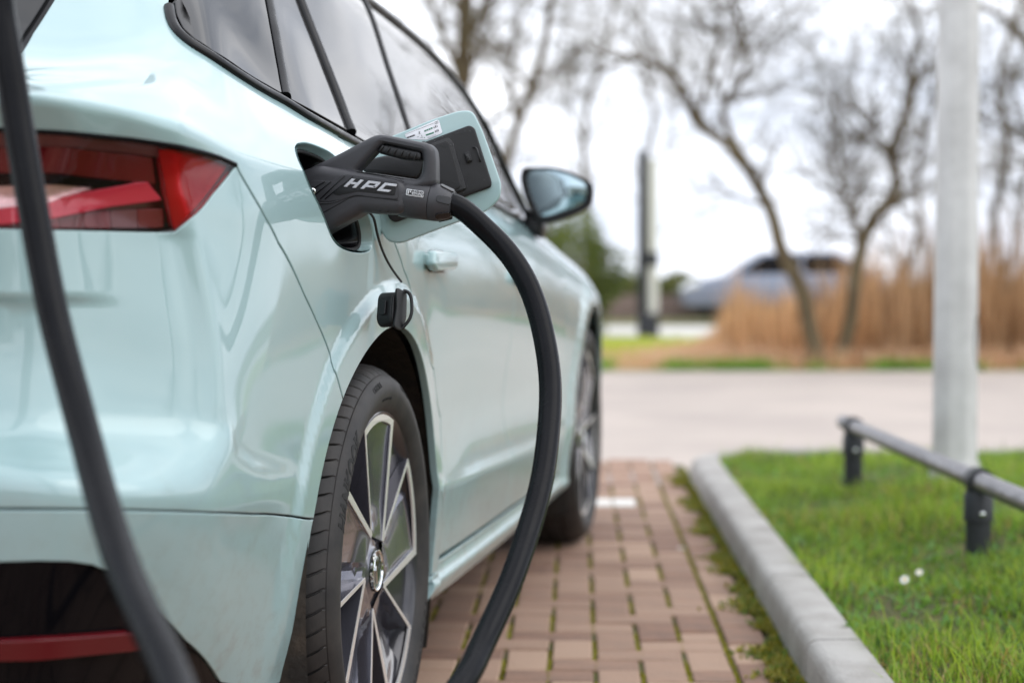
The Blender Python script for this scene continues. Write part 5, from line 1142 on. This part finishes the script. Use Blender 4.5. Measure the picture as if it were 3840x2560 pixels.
# daisies and a fallen petal
M['petal'] = mat('petal', (.80, .80, .78), .6); M['daisy_eye'] = mat('daisy_eye', (.65, .42, .03), .7); M['stem'] = mat('stem', (.10, .20, .03), .6)
def daisy(px, label, s=1.0):
    P = at_ground(px, .13); P = np.array(P); P[2] = float(lawn_z(P[None])[0]); hz = .055
    t = tag(empty('daisy', P), label, 'flower', 'daisies in the lawn'); top_ = P+np.array([.004, -.006, hz]); nd = np.array([-.25, -.75, .6]); nd /= np.linalg.norm(nd); e1 = np.cross(nd, [0, 0, 1.]); e1 /= np.linalg.norm(e1); e2 = np.cross(e1, nd)
    tube('stem', spline([P, P+np.array([.001, 0, hz*.5]), top_], 6), .0011, 6, M['stem'], t)
    for k in range(13):
        a = k*2*math.pi/13; u_ = e1*math.cos(a)+e2*math.sin(a); w_ = np.cross(nd, u_); q = [top_+u_*.0025*s, top_+(u_*.006+w_*.0016+nd*.0005)*s, top_+(u_*.0105+nd*.001)*s, top_+(u_*.006-w_*.0016+nd*.0005)*s]
        V = [tuple(p) for p in q]+[tuple(p-nd*.0004) for p in q]; link('petal', mesh('petal', V, [(0, 1, 2, 3), (7, 6, 5, 4), (0, 4, 5, 1), (1, 5, 6, 2), (2, 6, 7, 3), (3, 7, 4, 0)], False), M['petal'], t)
    lathe('flower_eye', [(0, .003*s), (.0012*s, .0028*s), (.0022*s, .0014*s), (.0024*s, 0)], top_, top_+nd, 12, M['daisy_eye'], t)
daisy((3385, 2225), 'fuller of two white daisies open in the lawn', 1.25); daisy((3440, 2212), 'smaller of two white daisies open in the lawn', 1.0)
pp = at_ground((2537, 2055), .003); q = [(0, 0), (.012, .006), (.024, .004), (.028, -.004), (.014, -.009)]
V = [(pp[0]+x, pp[1]+y, .004+.003*math.sin(x*110)) for x, y in q]; V += [(x, y, z-.0008) for x, y, z in V]
tag(link('fallen_petal', mesh('fallen_petal', V, [(0, 1, 2, 3, 4), (9, 8, 7, 6, 5)]+[(i, i+5, (i+1) % 5+5, (i+1) % 5) for i in range(5)], False), M['petal']), 'small white petal lying on the brick paving', 'petal')

# ------------------------------------------------------------------ knee rail
rl = tag(empty('knee_rail', E(4.54, 1.256, .1)), 'low tubular steel rail on short dark posts in the lawn', 'rail')
RZ = .345
rt = tube('rail_tube', [E(d, 1.256+.002*(d-4.5), RZ) for d in np.linspace(1.1, 6.42, 12)], .0265, 28, M['steel'], rl)
for d in (2.85, 4.54, 6.23):
    l = 1.256+.002*(d-4.5); gz = float(lawn_z(np.array([E(d, l)]))[0])
    po = lathe('post', [(-.12, .034), (RZ-gz-.10, .034), (RZ-gz-.02, .034)], E(d, l, gz), E(d, l, 1), 28, M['post'], rl)
    lathe('post_clamp', [(0, .036), (.002, .0395), (.068, .0395), (.085, .030)], E(d, l, RZ-.108), E(d, l, 1), 28, M['post'], po)
    lathe('clamp_ring', [(0, .0270), (0, .0355), (.052, .0355), (.052, .0270)], E(d-.026, l, RZ), E(d+1, l, RZ), 32, M['post'], po)
    lathe('clamp_bolt', [(0, .007), (.0035, .007), (.005, .004), (.005, 0)], E(d-.0385, l, RZ-.085), E(d-1, l, RZ-.085), 14, M['chrome'], po)

# ------------------------------------------------------------------ lamp post
pd, pl_ = 6.1, dl(3584, 6.1); gz = .10
lpst = tag(empty('lamp_post', E(pd, pl_, gz)), 'tall pale galvanised octagonal lamp post standing in the lawn', 'lamp post')
def octo(name, z0, z1, r0_, r1_, mt, par, n=8, rot=.436):
    V = [tuple(E(pd, pl_, z)+r_*np.array([math.cos(rot+k*2*math.pi/n), math.sin(rot+k*2*math.pi/n), 0])) for z, r_ in ((z0, r0_), (z1, r1_)) for k in range(n)]
    me = mesh(name, V, [(k, (k+1) % n, n+(k+1) % n, n+k) for k in range(n)]+[tuple(range(n))[::-1], tuple(range(n, 2*n))], False)
    bm = bmesh.new(); bm.from_mesh(me); bmesh.ops.bevel(bm, geom=[e_ for e_ in bm.edges if abs(e_.verts[0].co.z-e_.verts[1].co.z) > .01], offset=.004, segments=2, affect='EDGES'); bm.to_mesh(me); bm.free(); me.polygons.foreach_set('use_smooth', [True]*len(me.polygons)); sharp(me, 30)
    return link(name, me, mt, par)
octo('pole', -.3, 5.6, .0855, .058, M['pole'], lpst)
octo('base_sleeve', gz-.05, gz+.13, .094, .0925, M['pole'], lpst)
link('lamp_head', box_mesh('lamp_head', tuple(E(pd, pl_)+np.array([-.12, -.35, 5.58])), tuple(E(pd, pl_)+np.array([.12, .25, 5.70])), .03, 3), M['post'], lpst)
wp = [E(pd-.06, pl_+.062, z) for z in (zat(1480, pd), zat(1420, pd))]; ww = [E(pd-.09, dl(x, pd), zat(y, pd)) for x, y in ((3640, 1180), (3632, 1260), (3634, 1330), (3650, 1375), (3668, 1385))]
tube('earth_wire', spline(ww, 20), .0025, 6, M['post'], lpst)

# ------------------------------------------------------------------ background beyond the road
class Tree:
    def __init__(s): s.V = []; s.F = []; s.n = 0; s.tips = []
    def add(s, path, rad, seg):
        V, Fc = tube_arrays(path, rad, seg, False); s.V.append(V); s.F += [tuple(i+s.n for i in f) for f in Fc]; s.n += len(V)
def grow(T, p, dr, ln, r, depth, rr, up=.25, spread=.7, kids=(3, 5), lim=0):
    n = 6 if depth > 1 else 4; P = [p]; d = dr/np.linalg.norm(dr)
    for k in range(n):
        d = d+np.array([rr.gauss(0, .22), rr.gauss(0, .22), rr.gauss(0, .16)+up*.12]); d /= np.linalg.norm(d); P.append(P[-1]+d*ln/n)
    P = np.array(P); rad = np.linspace(r, r*.45, n+1); T.add(P, rad, 6 if depth > 2 else 3)
    if depth <= 0: T.tips.append(P); return
    for k in range(rr.randint(*kids)):
        i = rr.randint(1, n); t = P[i]-P[i-1]; t /= np.linalg.norm(t)
        side_ = np.array([rr.gauss(0, 1), rr.gauss(0, 1), rr.gauss(.2, .8)]); nd = t*.75+side_/np.linalg.norm(side_)*spread
        grow(T, P[i], nd, ln*rr.uniform(.5, .75), rad[i]*.62, depth-1, rr, up, spread, kids)
def img_path(pts, d, wob=.25, rr=random):
    q = []; 
    for k, (x, y) in enumerate(pts):
        dd = d+wob*math.sin(k*1.7+x*.01)*(k/len(pts)); q.append(E(dd, dl(x*s2, dd), zat(y*s2, dd)))
    return np.array(q)
def tree(name, label, paths, d, seed, kids=6, sub=2, ln=1.3, group='bare trees beyond the road', nbud=2500, bud=.014):
    rr = random.Random(seed); T = Tree(); W_ = Tree()
    base = None
    for pts, r0_, r1_ in paths:
        P = img_path(pts, d)
        if base is None:
            base = P[0].copy(); base[2] = 0
            if P[0][2] > .05: P = np.concatenate([[np.array([P[0][0]+rr.uniform(-.2, .2), P[0][1], 0.])], P])
        Q = spline(P, max(16, 4*len(P))); rad = np.linspace(r0_, r1_, len(Q))*.8; W_.add(Q, rad, 10)
        for k in range(kids):
            i = rr.randint(int(len(Q)*.28), len(Q)-1); t = Q[min(i+1, len(Q)-1)]-Q[i-1]; t /= np.linalg.norm(t)
            sd = np.array([rr.gauss(0, 1), rr.gauss(0, 1), rr.gauss(.3, .7)]); grow(T, Q[i], t*.5+sd/np.linalg.norm(sd)*.9, ln*rr.uniform(.6, 1.2), max(rad[i]*.40, .015), sub, rr)
        grow(T, Q[-1], Q[-1]-Q[-3], ln, r1_, sub+1, rr)
    t = tag(empty(name, base), label, 'tree', group)
    link('trunk', mesh('trunk', np.concatenate(W_.V), W_.F), M['bark'], t)
    cr_ = link('crown', mesh('crown', np.concatenate(T.V), T.F), M['bark'], t)
    V = []; Fc = []
    for k in range(nbud):
        P = rr.choice(T.tips); p = P[rr.randint(1, len(P)-1)]+np.array([rr.gauss(0, .006) for _ in range(3)]); b = len(V); s = bud*rr.uniform(.6, 1.7)
        a = [np.array([rr.gauss(0, 1) for _ in range(3)]) for _ in range(4)]; V += [tuple(p+q/np.linalg.norm(q)*s) for q in a]; Fc += [(b, b+1, b+2), (b, b+2, b+3), (b, b+3, b+1), (b+1, b+3, b+2)]
    if V: tag(link('buds', mesh('buds', V, Fc, False), M['bud'], cr_), kind='stuff')
    return t
tree('bare_tree', 'bare gnarled tree leaning out of the reeds, its trunk forking low in the crown', [([(1874, 824), (1862, 760), (1846, 680), (1815, 612), (1790, 560), (1775, 500), (1742, 430), (1712, 378), (1690, 345), (1640, 312), (1600, 282), (1580, 240), (1560, 190), (1520, 160), (1470, 138)], .115, .035), ([(1700, 360), (1672, 300), (1660, 240), (1690, 200), (1718, 140), (1700, 80), (1688, 30)], .05, .025), ([(1600, 285), (1625, 180), (1650, 90), (1640, 0)], .035, .018)], 17.0, 3, 11, 3, 1.15, nbud=3500)
tree('bare_tree', 'bare crooked tree standing in the reeds next to the leaning gnarled one', [([(1922, 840), (1945, 775), (1958, 700), (1966, 620), (1986, 540), (2012, 488), (2045, 455), (2058, 420), (2050, 350), (2070, 280), (2092, 215), (2088, 150), (2105, 80), (2080, 10)], .10, .03), ([(1975, 570), (1960, 500), (1935, 440), (1930, 390)], .045, .02), ([(2058, 420), (2030, 340), (1990, 280)], .035, .015)], 17.2, 5, 10, 3, 1.0, nbud=3000)
tree('bare_tree', 'thick dark bare trunk rising behind the roof of the mint car', [([(1062, 420), (1058, 300), (1062, 180), (1068, 80), (1072, -60)], .13, .10), ([(1062, 190), (1030, 110), (1000, 40), (985, -40)], .06, .03)], 19.0, 8, 9, 3, 1.2)
tree('bare_tree', 'slender leaning bare tree behind the front of the mint car', [([(1150, 430), (1165, 370), (1190, 280), (1222, 200), (1250, 100), (1272, -40)], .07, .045), ([(1190, 280), (1170, 180), (1180, 80)], .04, .02)], 17.5, 11, 8, 3, 1.1)
tree('bare_tree', 'bare tree with a long bough reaching over towards the lamp post', [([(2470, 840), (2455, 600), (2440, 400), (2420, 240), (2385, 150), (2345, 88), (2300, 48), (2258, 22)], .12, .03), ([(2420, 240), (2400, 60), (2410, -80)], .06, .03), ([(2440, 400), (2370, 330), (2330, 300)], .04, .015)], 16.8, 14, 10, 2, 1.0)
tree('bare_tree', 'pale thin bare tree far behind the door mirror', [([(1345, 620), (1350, 480), (1340, 330), (1360, 200), (1400, 60), (1410, -60)], .08, .04), ([(1340, 330), (1300, 220), (1290, 100)], .04, .02)], 30.0, 17, 10, 2, 1.9, nbud=900)
tree('bare_tree', 'thin bare tree standing between the totem sign and the leaning tree', [([(1500, 690), (1495, 540), (1480, 400), (1500, 250), (1470, 120), (1480, -40)], .07, .035), ([(1490, 420), (1540, 300), (1560, 200)], .03, .015)], 34.0, 19, 9, 2, 2.0, nbud=600)
tree('bare_tree', 'multi-stemmed bare tree at the back of the reeds, beyond the lamp post', [([(2290, 800), (2300, 650), (2280, 500), (2310, 350), (2290, 200), (2320, 60)], .08, .04), ([(2300, 650), (2340, 520), (2350, 400)], .045, .02)], 22.0, 23, 9, 2, 1.3, nbud=900)
tree('bare_tree', 'small bare tree rising from the reeds behind the blue signs', [([(2075, 800), (2080, 640), (2110, 520), (2105, 400), (2130, 280)], .07, .03), ([(2080, 640), (2040, 540), (2030, 460)], .035, .02)], 23.0, 29, 10, 2, 1.2, nbud=900)

# two more trees on the lawn side, out of the frame: the glossy paint mirrors their branches
for (d, l, sd, lb) in ((5.5, 10.5, 41, 'bare tree on the far side of the lawn, level with the car'), (-1.5, 8.5, 43, 'bare tree on the far side of the lawn, behind the charging bay'), (11.5, 13, 47, 'bare tree on the far side of the lawn, beside the road')):
    fp = [(l+.2*math.sin(k*1.3+sd), .0+k*.8) for k in range(7)]; rr = random.Random(sd); T = Tree(); W_ = Tree()
    for st, r0_ in ((0, .15), (2, .08), (3, .07)):
        P = [E(d+.25*(q-st)*math.sin(sd+st)*(1 if st else .1), l+(q-st)*.35*math.cos(sd*2+st*2)*(1 if st else .15), q*.85) for q in range(st, 7)]; Q = spline(P, 24); rad = np.linspace(r0_, .03, 24); W_.add(Q, rad, 10)
        for k in range(9):
            i = rr.randint(6, 23); t = Q[min(i+1, 23)]-Q[i-1]; t /= np.linalg.norm(t); s_ = np.array([rr.gauss(0, 1), rr.gauss(0, 1), rr.gauss(.3, .7)]); grow(T, Q[i], t*.5+s_/np.linalg.norm(s_)*.9, 1.5*rr.uniform(.6, 1.2), max(rad[i]*.45, .018), 2, rr)
    t = tag(empty('bare_tree', E(d, l)), lb, 'tree', 'bare trees beyond the lawn'); link('trunk', mesh('trunk', np.concatenate(W_.V), W_.F), M['bark'], t); link('crown', mesh('crown', np.concatenate(T.V), T.F), M['bark'], t)
# reeds, dead grass and green tufts
def strip_pts(n, d0, d1, px0, px1):
    d = rng.uniform(d0, d1, n); x = rng.uniform(px0, px1, n); P = C0+d[:, None]*CFh+((x-1920)/F_PX*d)[:, None]*CR; return P, d, x
P, d, x = strip_pts(24000, 17.3, 21.5, 2560, 6200); n = len(P)
hmax = np.interp(x, [2560, 2680, 2760, 3000, 3150, 3350, 3600, 4500], [.10, .40, .74, .78, .88, 1.05, 1.1, 1.15]); keepr = rng.random(n) < np.clip(hmax, .25, 1); P, d, x, hmax = P[keepr], d[keepr], x[keepr], hmax[keepr]; n = len(P)
h = hmax*rng.uniform(.25, 1.15, n)**1.1*(1+.28*np.sin(x*.021)*np.sin(x*.0071+1)+.12*np.sin(x*.06))*(1+.45*(rng.random(n) < .07)); t = rng.random(n)[:, None]
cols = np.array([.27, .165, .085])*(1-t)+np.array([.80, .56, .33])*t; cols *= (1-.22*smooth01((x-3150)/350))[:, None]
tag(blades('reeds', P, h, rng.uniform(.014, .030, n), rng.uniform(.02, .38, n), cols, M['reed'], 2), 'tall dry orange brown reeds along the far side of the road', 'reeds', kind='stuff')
P, d, x = strip_pts(2600, 18.0, 21.5, 3000, 6200); n = len(P); t = rng.random(n)[:, None]
tag(blades('thicket', P, rng.uniform(.9, 2.0, n)*np.interp(x, [3000, 3300, 3500], [.6, .95, 1.1]), rng.uniform(.012, .022, n), rng.uniform(.05, .5, n), np.array([.16, .11, .065])*(1-t)+np.array([.36, .25, .15])*t, M['reed'], 3), 'brown twiggy growth standing above the reeds', 'thicket', kind='stuff')
P, d, x = strip_pts(22000, 16.75, 20.0, 1500, 6200); n = len(P); t = rng.random(n)[:, None]
h = rng.uniform(.08, .32, n)*np.interp(x, [1500, 2350, 2700, 4500], [.35, .5, 1.2, 1.3])
cols = np.array([.58, .41, .28])*(1-t)+np.array([.72, .54, .39])*t
tag(blades('dead_grass', P, h, rng.uniform(.012, .026, n), rng.uniform(.3, 1.3, n), cols, M['reed'], 2), 'bleached dead grass at the foot of the reeds', 'grass', kind='stuff')
P, d, x = strip_pts(18000, 16.6, 17.2, 1300, 6200); n = len(P); ok = (np.sin(x*.009+2)+.7*np.sin(x*.023)+.5*rng.normal(0, 1, n)) > .1; P = P[ok]; n = len(P); t = rng.random(n)[:, None]
tag(blades('verge_tufts', P, rng.uniform(.06, .17, n), rng.uniform(.010, .020, n), rng.uniform(.2, .9, n), np.array([.12, .27, .035])*(1-t)+np.array([.24, .42, .08])*t, M['grass'], 2), 'green grass tufts along the far edge of the road', 'grass', kind='stuff')
P, d, x = strip_pts(16000, 17.5, 25.0, 1300, 2750); n = len(P); t = rng.random(n)[:, None]
tag(blades('verge_grass_blades', P, rng.uniform(.05, .12, n), rng.uniform(.012, .022, n), rng.uniform(.2, .9, n), np.array([.30, .40, .06])*(1-t)+np.array([.50, .52, .12])*t, M['grass'], 2), 'yellow green grass on the verge behind the car', 'grass', kind='stuff')

# shrubs: limbs plus leaf faces
def shrub(name, label, d, px, zc, rx, rz, col, col2, n=5000, ls=.05, group=None, cat='bush', lim=7):
    rr = random.Random(int(px)+n); base = E(d, dl(px, d)); t = tag(empty(name, base), label, cat, group)
    V = []; Fc = []; nn = 0
    for k in range(lim):
        a = rr.uniform(0, 2*math.pi); e_ = base+np.array([rx*.7*math.cos(a), rx*.7*math.sin(a), zc+rz*rr.uniform(.1, .8)]); v, f = tube_arrays(spline([base+np.array([rr.uniform(-.1, .1), 0, 0]), base*.5+e_*.5+np.array([0, 0, .12]), e_], 8), np.linspace(.03, .008, 8), 5, False); V.append(v); Fc += [tuple(i+nn for i in q) for q in f]; nn += len(v)
    link('stems', mesh('stems', np.concatenate(V), Fc), M['bark'], t)
    g1 = rng.normal(0, 1, (n, 3)); g1 /= np.linalg.norm(g1, axis=1)[:, None]; lob = 1+.22*np.sin(g1[:, 0]*5+px)+.2*np.sin(g1[:, 1]*6+1)*np.sin(g1[:, 2]*5); rad_ = rng.uniform(.45, 1, n)**.6*lob
    c = base+g1*rad_[:, None]*np.array([rx, rx, rz])+np.array([0, 0, zc]); c[:, 2] = np.maximum(c[:, 2], .05)
    a = rng.normal(0, 1, (n, 3)); a /= np.linalg.norm(a, axis=1)[:, None]; b = np.cross(a, rng.normal(0, 1, (n, 3))); b /= np.linalg.norm(b, axis=1)[:, None]
    sz = (ls*rng.uniform(.6, 1.5, n))[:, None]; VV_ = np.stack([c-a*sz, c+b*sz*.5, c+a*sz, c-b*sz*.5], 1).reshape(-1, 3); me = mesh('foliage', VV_, np.arange(4*n).reshape(-1, 4), False)
    tt = rng.random(n)[:, None]; attr_color(me, np.repeat(np.array(col)*(1-tt)+np.array(col2)*tt, 4, axis=0)); link('foliage', me, M['grass'], t); return t
shrub('evergreen_bush', 'dense green evergreen bush showing below the door mirror', 27.5, 2150, .95, 1.0, .95, (.05, .085, .02), (.16, .19, .06), 6000, .045, 'bushes along the low wall')
shrub('evergreen_bush', 'olive bush behind the bonnet of the mint car', 28.5, 1950, 1.1, 1.2, 1.1, (.06, .075, .02), (.17, .17, .06), 6000, .05, 'bushes along the low wall')
for k, (px, w_) in enumerate(((2240, 1.0), (2330, .8), (2480, 1.1), (2560, .7), (1700, 1.4), (1400, 1.5))):
    shrub('low_bush', ['low olive bush peeping over the wall beside the mint car', 'small low bush behind the wall beside the totem sign', 'low green bush over the wall between totem sign and silver car', 'small olive bush at the nose of the silver car', 'low olive bush hidden behind the cabin of the mint car', 'broad olive bush hidden behind the rear of the mint car'][k], 41, px, .62, w_, .42, (.07, .095, .03), (.19, .20, .08), 2200, .05, 'bushes along the low wall')
# low brown timber wall
wl_ = tag(empty('timber_wall', E(38, dl(2300, 38))), 'low brown horizontal timber wall on the far side of the cycle path', 'wall')
M['timber'] = mat('timber', (.24, .175, .15), .85, var=(3, (.16, .115, .095), .8))
for z0, z1, dd in ((.02, .20, .03), (.205, .37, 0), (.375, .54, 0)):
    V = [tuple(E(38+q, l_, z)) for q in (dd, .08+dd) for l_ in (-18, 14) for z in (z0, z1)]
    link('plank', mesh('plank', V, [(0, 2, 3, 1), (4, 5, 7, 6), (0, 1, 5, 4), (2, 6, 7, 3), (1, 3, 7, 5), (0, 4, 6, 2)], False), M['timber'], wl_)
# totem sign
tt_ = tag(empty('totem_sign', E(26.8, dl(2430, 26.8))), 'slim tall dark totem sign with a pale front panel on the verge', 'sign')
def ebox(name, d0, d1, px0, px1, z0, z1, mt, par, dref, bev=.008):
    l0, l1 = dl(px0, dref), dl(px1, dref); me = box_mesh(name, (l0, d0, z0), (l1, d1, z1), bev)
    for v in me.vertices: v.co = Vector(E(v.co.y, v.co.x, v.co.z))
    return link(name, me, mt, par)
M['pale_panel'] = mat('pale_panel', (.62, .62, .56), .5)
ebox('sign_frame', 26.75, 27.0, 2392, 2428, 0, 2.92, M['post'], tt_, 26.8); ebox('sign_panel', 26.80, 26.95, 2429, 2468, .35, 2.80, M['pale_panel'], tt_, 26.8); ebox('sign_foot', 26.72, 27.05, 2398, 2470, -.02, .33, M['post'], tt_, 26.8); ebox('sign_band', 26.78, 26.97, 2428, 2470, 1.10, 1.32, M['post'], tt_, 26.8)
# blue direction boards
for k, (px0, px1, lb) in enumerate(((3045, 3162, 'wide blue board on posts showing between the trees above the reeds'), (3190, 3232, 'narrow blue board beside the wider one above the reeds'))):
    t = tag(empty('blue_sign', E(39, dl((px0+px1)/2, 39))), lb, 'sign', 'blue boards beyond the reeds')
    M['blue'] = M.get('blue') or mat('blue_board', (.13, .22, .55), .5)
    ebox('board', 38.97, 39.0, px0, px1, zat(1053, 39), zat(1003, 39), M['blue'], t, 39)
    for f in ((.2, .8) if k == 0 else (.5,)): ebox('post', 39.02, 39.08, px0+(px1-px0)*f-5, px0+(px1-px0)*f+5, 0, zat(1010, 39), M['steel'], t, 39)
# silver car beyond the path, nose to the left
sc = tag(empty('silver_car', E(36.2, dl(2950, 36.2))), 'silver blue car parked beyond the reeds, nose towards the totem sign', 'car')
M['silver_paint'] = mat('silver_paint', (.22, .25, .32), .3, .4, .5, .8)
def sc_plate(name, pts, d0, half, mt, bev=.05, par=None):
    l0 = dl(2562, 36.2); fr = (E(d0, l0), CR, np.array([0, 0, 1.]), -CFh); return plate(name, rounded(pts, .12, 4), half, bev, fr, mt, par or sc)
bo = sc_plate('body', [(0, .30), (.02, .72), (.25, .86), (.95, 1.0), (4.1, 1.02), (4.35, .85), (4.38, .32)], 36.9, .86, M['silver_paint'])
cb2 = sc_plate('cabin', [(.85, .95), (1.65, 1.48), (3.3, 1.50), (4.2, .98)], 36.9, .72, M['silver_paint'])
sc_plate('side_window', [(1.15, 1.0), (1.72, 1.40), (2.5, 1.42), (2.5, 1.02)], 36.19, .02, M['black_gloss'], .008, cb2); sc_plate('side_window', [(2.56, 1.02), (2.56, 1.42), (3.25, 1.42), (3.85, 1.02)], 36.19, .02, M['black_gloss'], .008, cb2)
sc_plate('headlight', [(.0, .66), (.03, .76), (.3, .84), (.34, .74)], 36.06, .03, M['chrome'], .008, bo)
for xw in (.82, 3.55):
    for dd in (36.1, 37.6):
        l0 = dl(2562, 36.2); a0_ = E(dd, l0+xw, .32); wv = lathe('wheel', [(0, .18), (0, .32), (.2, .32), (.2, .18)], a0_, a0_+CFh, 32, M['tyre'], sc); lathe('rim', [(.01, .0), (.02, .19), (.12, .19)], a0_, a0_+CFh, 24, M['alloy'], wv)
# behind the camera (seen in the mirror and the paint): dark hedge and a pale low building
M['hedge'] = M['grass']
for k in range(5): shrub('garden_hedge', ['clipped dark hedge behind the charging bays, facing the car boot', 'clipped dark hedge next along behind the charging bays', 'clipped dark hedge in the middle of the row behind the bays', 'clipped dark hedge at the lawn end of the row', 'clipped dark hedge at the far end of the row'][k], -13, 1920+(-1)**k*(k*1.6+.8)/13*F_PX*-1, .75, 1.5, .8, (.03, .05, .015), (.08, .11, .03), 2500, .07, 'hedges behind the charging bays', 'hedge')
bl2 = tag(empty('low_building', E(-24, 2)), 'pale rendered low building behind the charging bays', 'building')
def bbox(name, l0, l1, d0, d1, z0, z1, mt, par):
    me = box_mesh(name, (l0, d0, z0), (l1, d1, z1))
    for v in me.vertices: v.co = Vector(E(v.co.y, v.co.x, v.co.z))
    return link(name, me, mt, par)
wb = bbox('wall', -7, 6, -28, -24, 0, 3.4, mat('render', (.62, .63, .58), .9, var=(2, (.52, .53, .48), .6)), bl2); bbox('roof', -7.3, 6.3, -28.3, -23.7, 3.4, 3.65, M['post'], bl2)
for k in range(4): wn = bbox('window', -6+k*3, -4.4+k*3, -24, -23.96, 1.0, 2.4, M['black_gloss'], wb); bbox('sill', -6.05+k*3, -4.35+k*3, -24, -23.9, .93, 1.0, M['concrete_path'], wn)
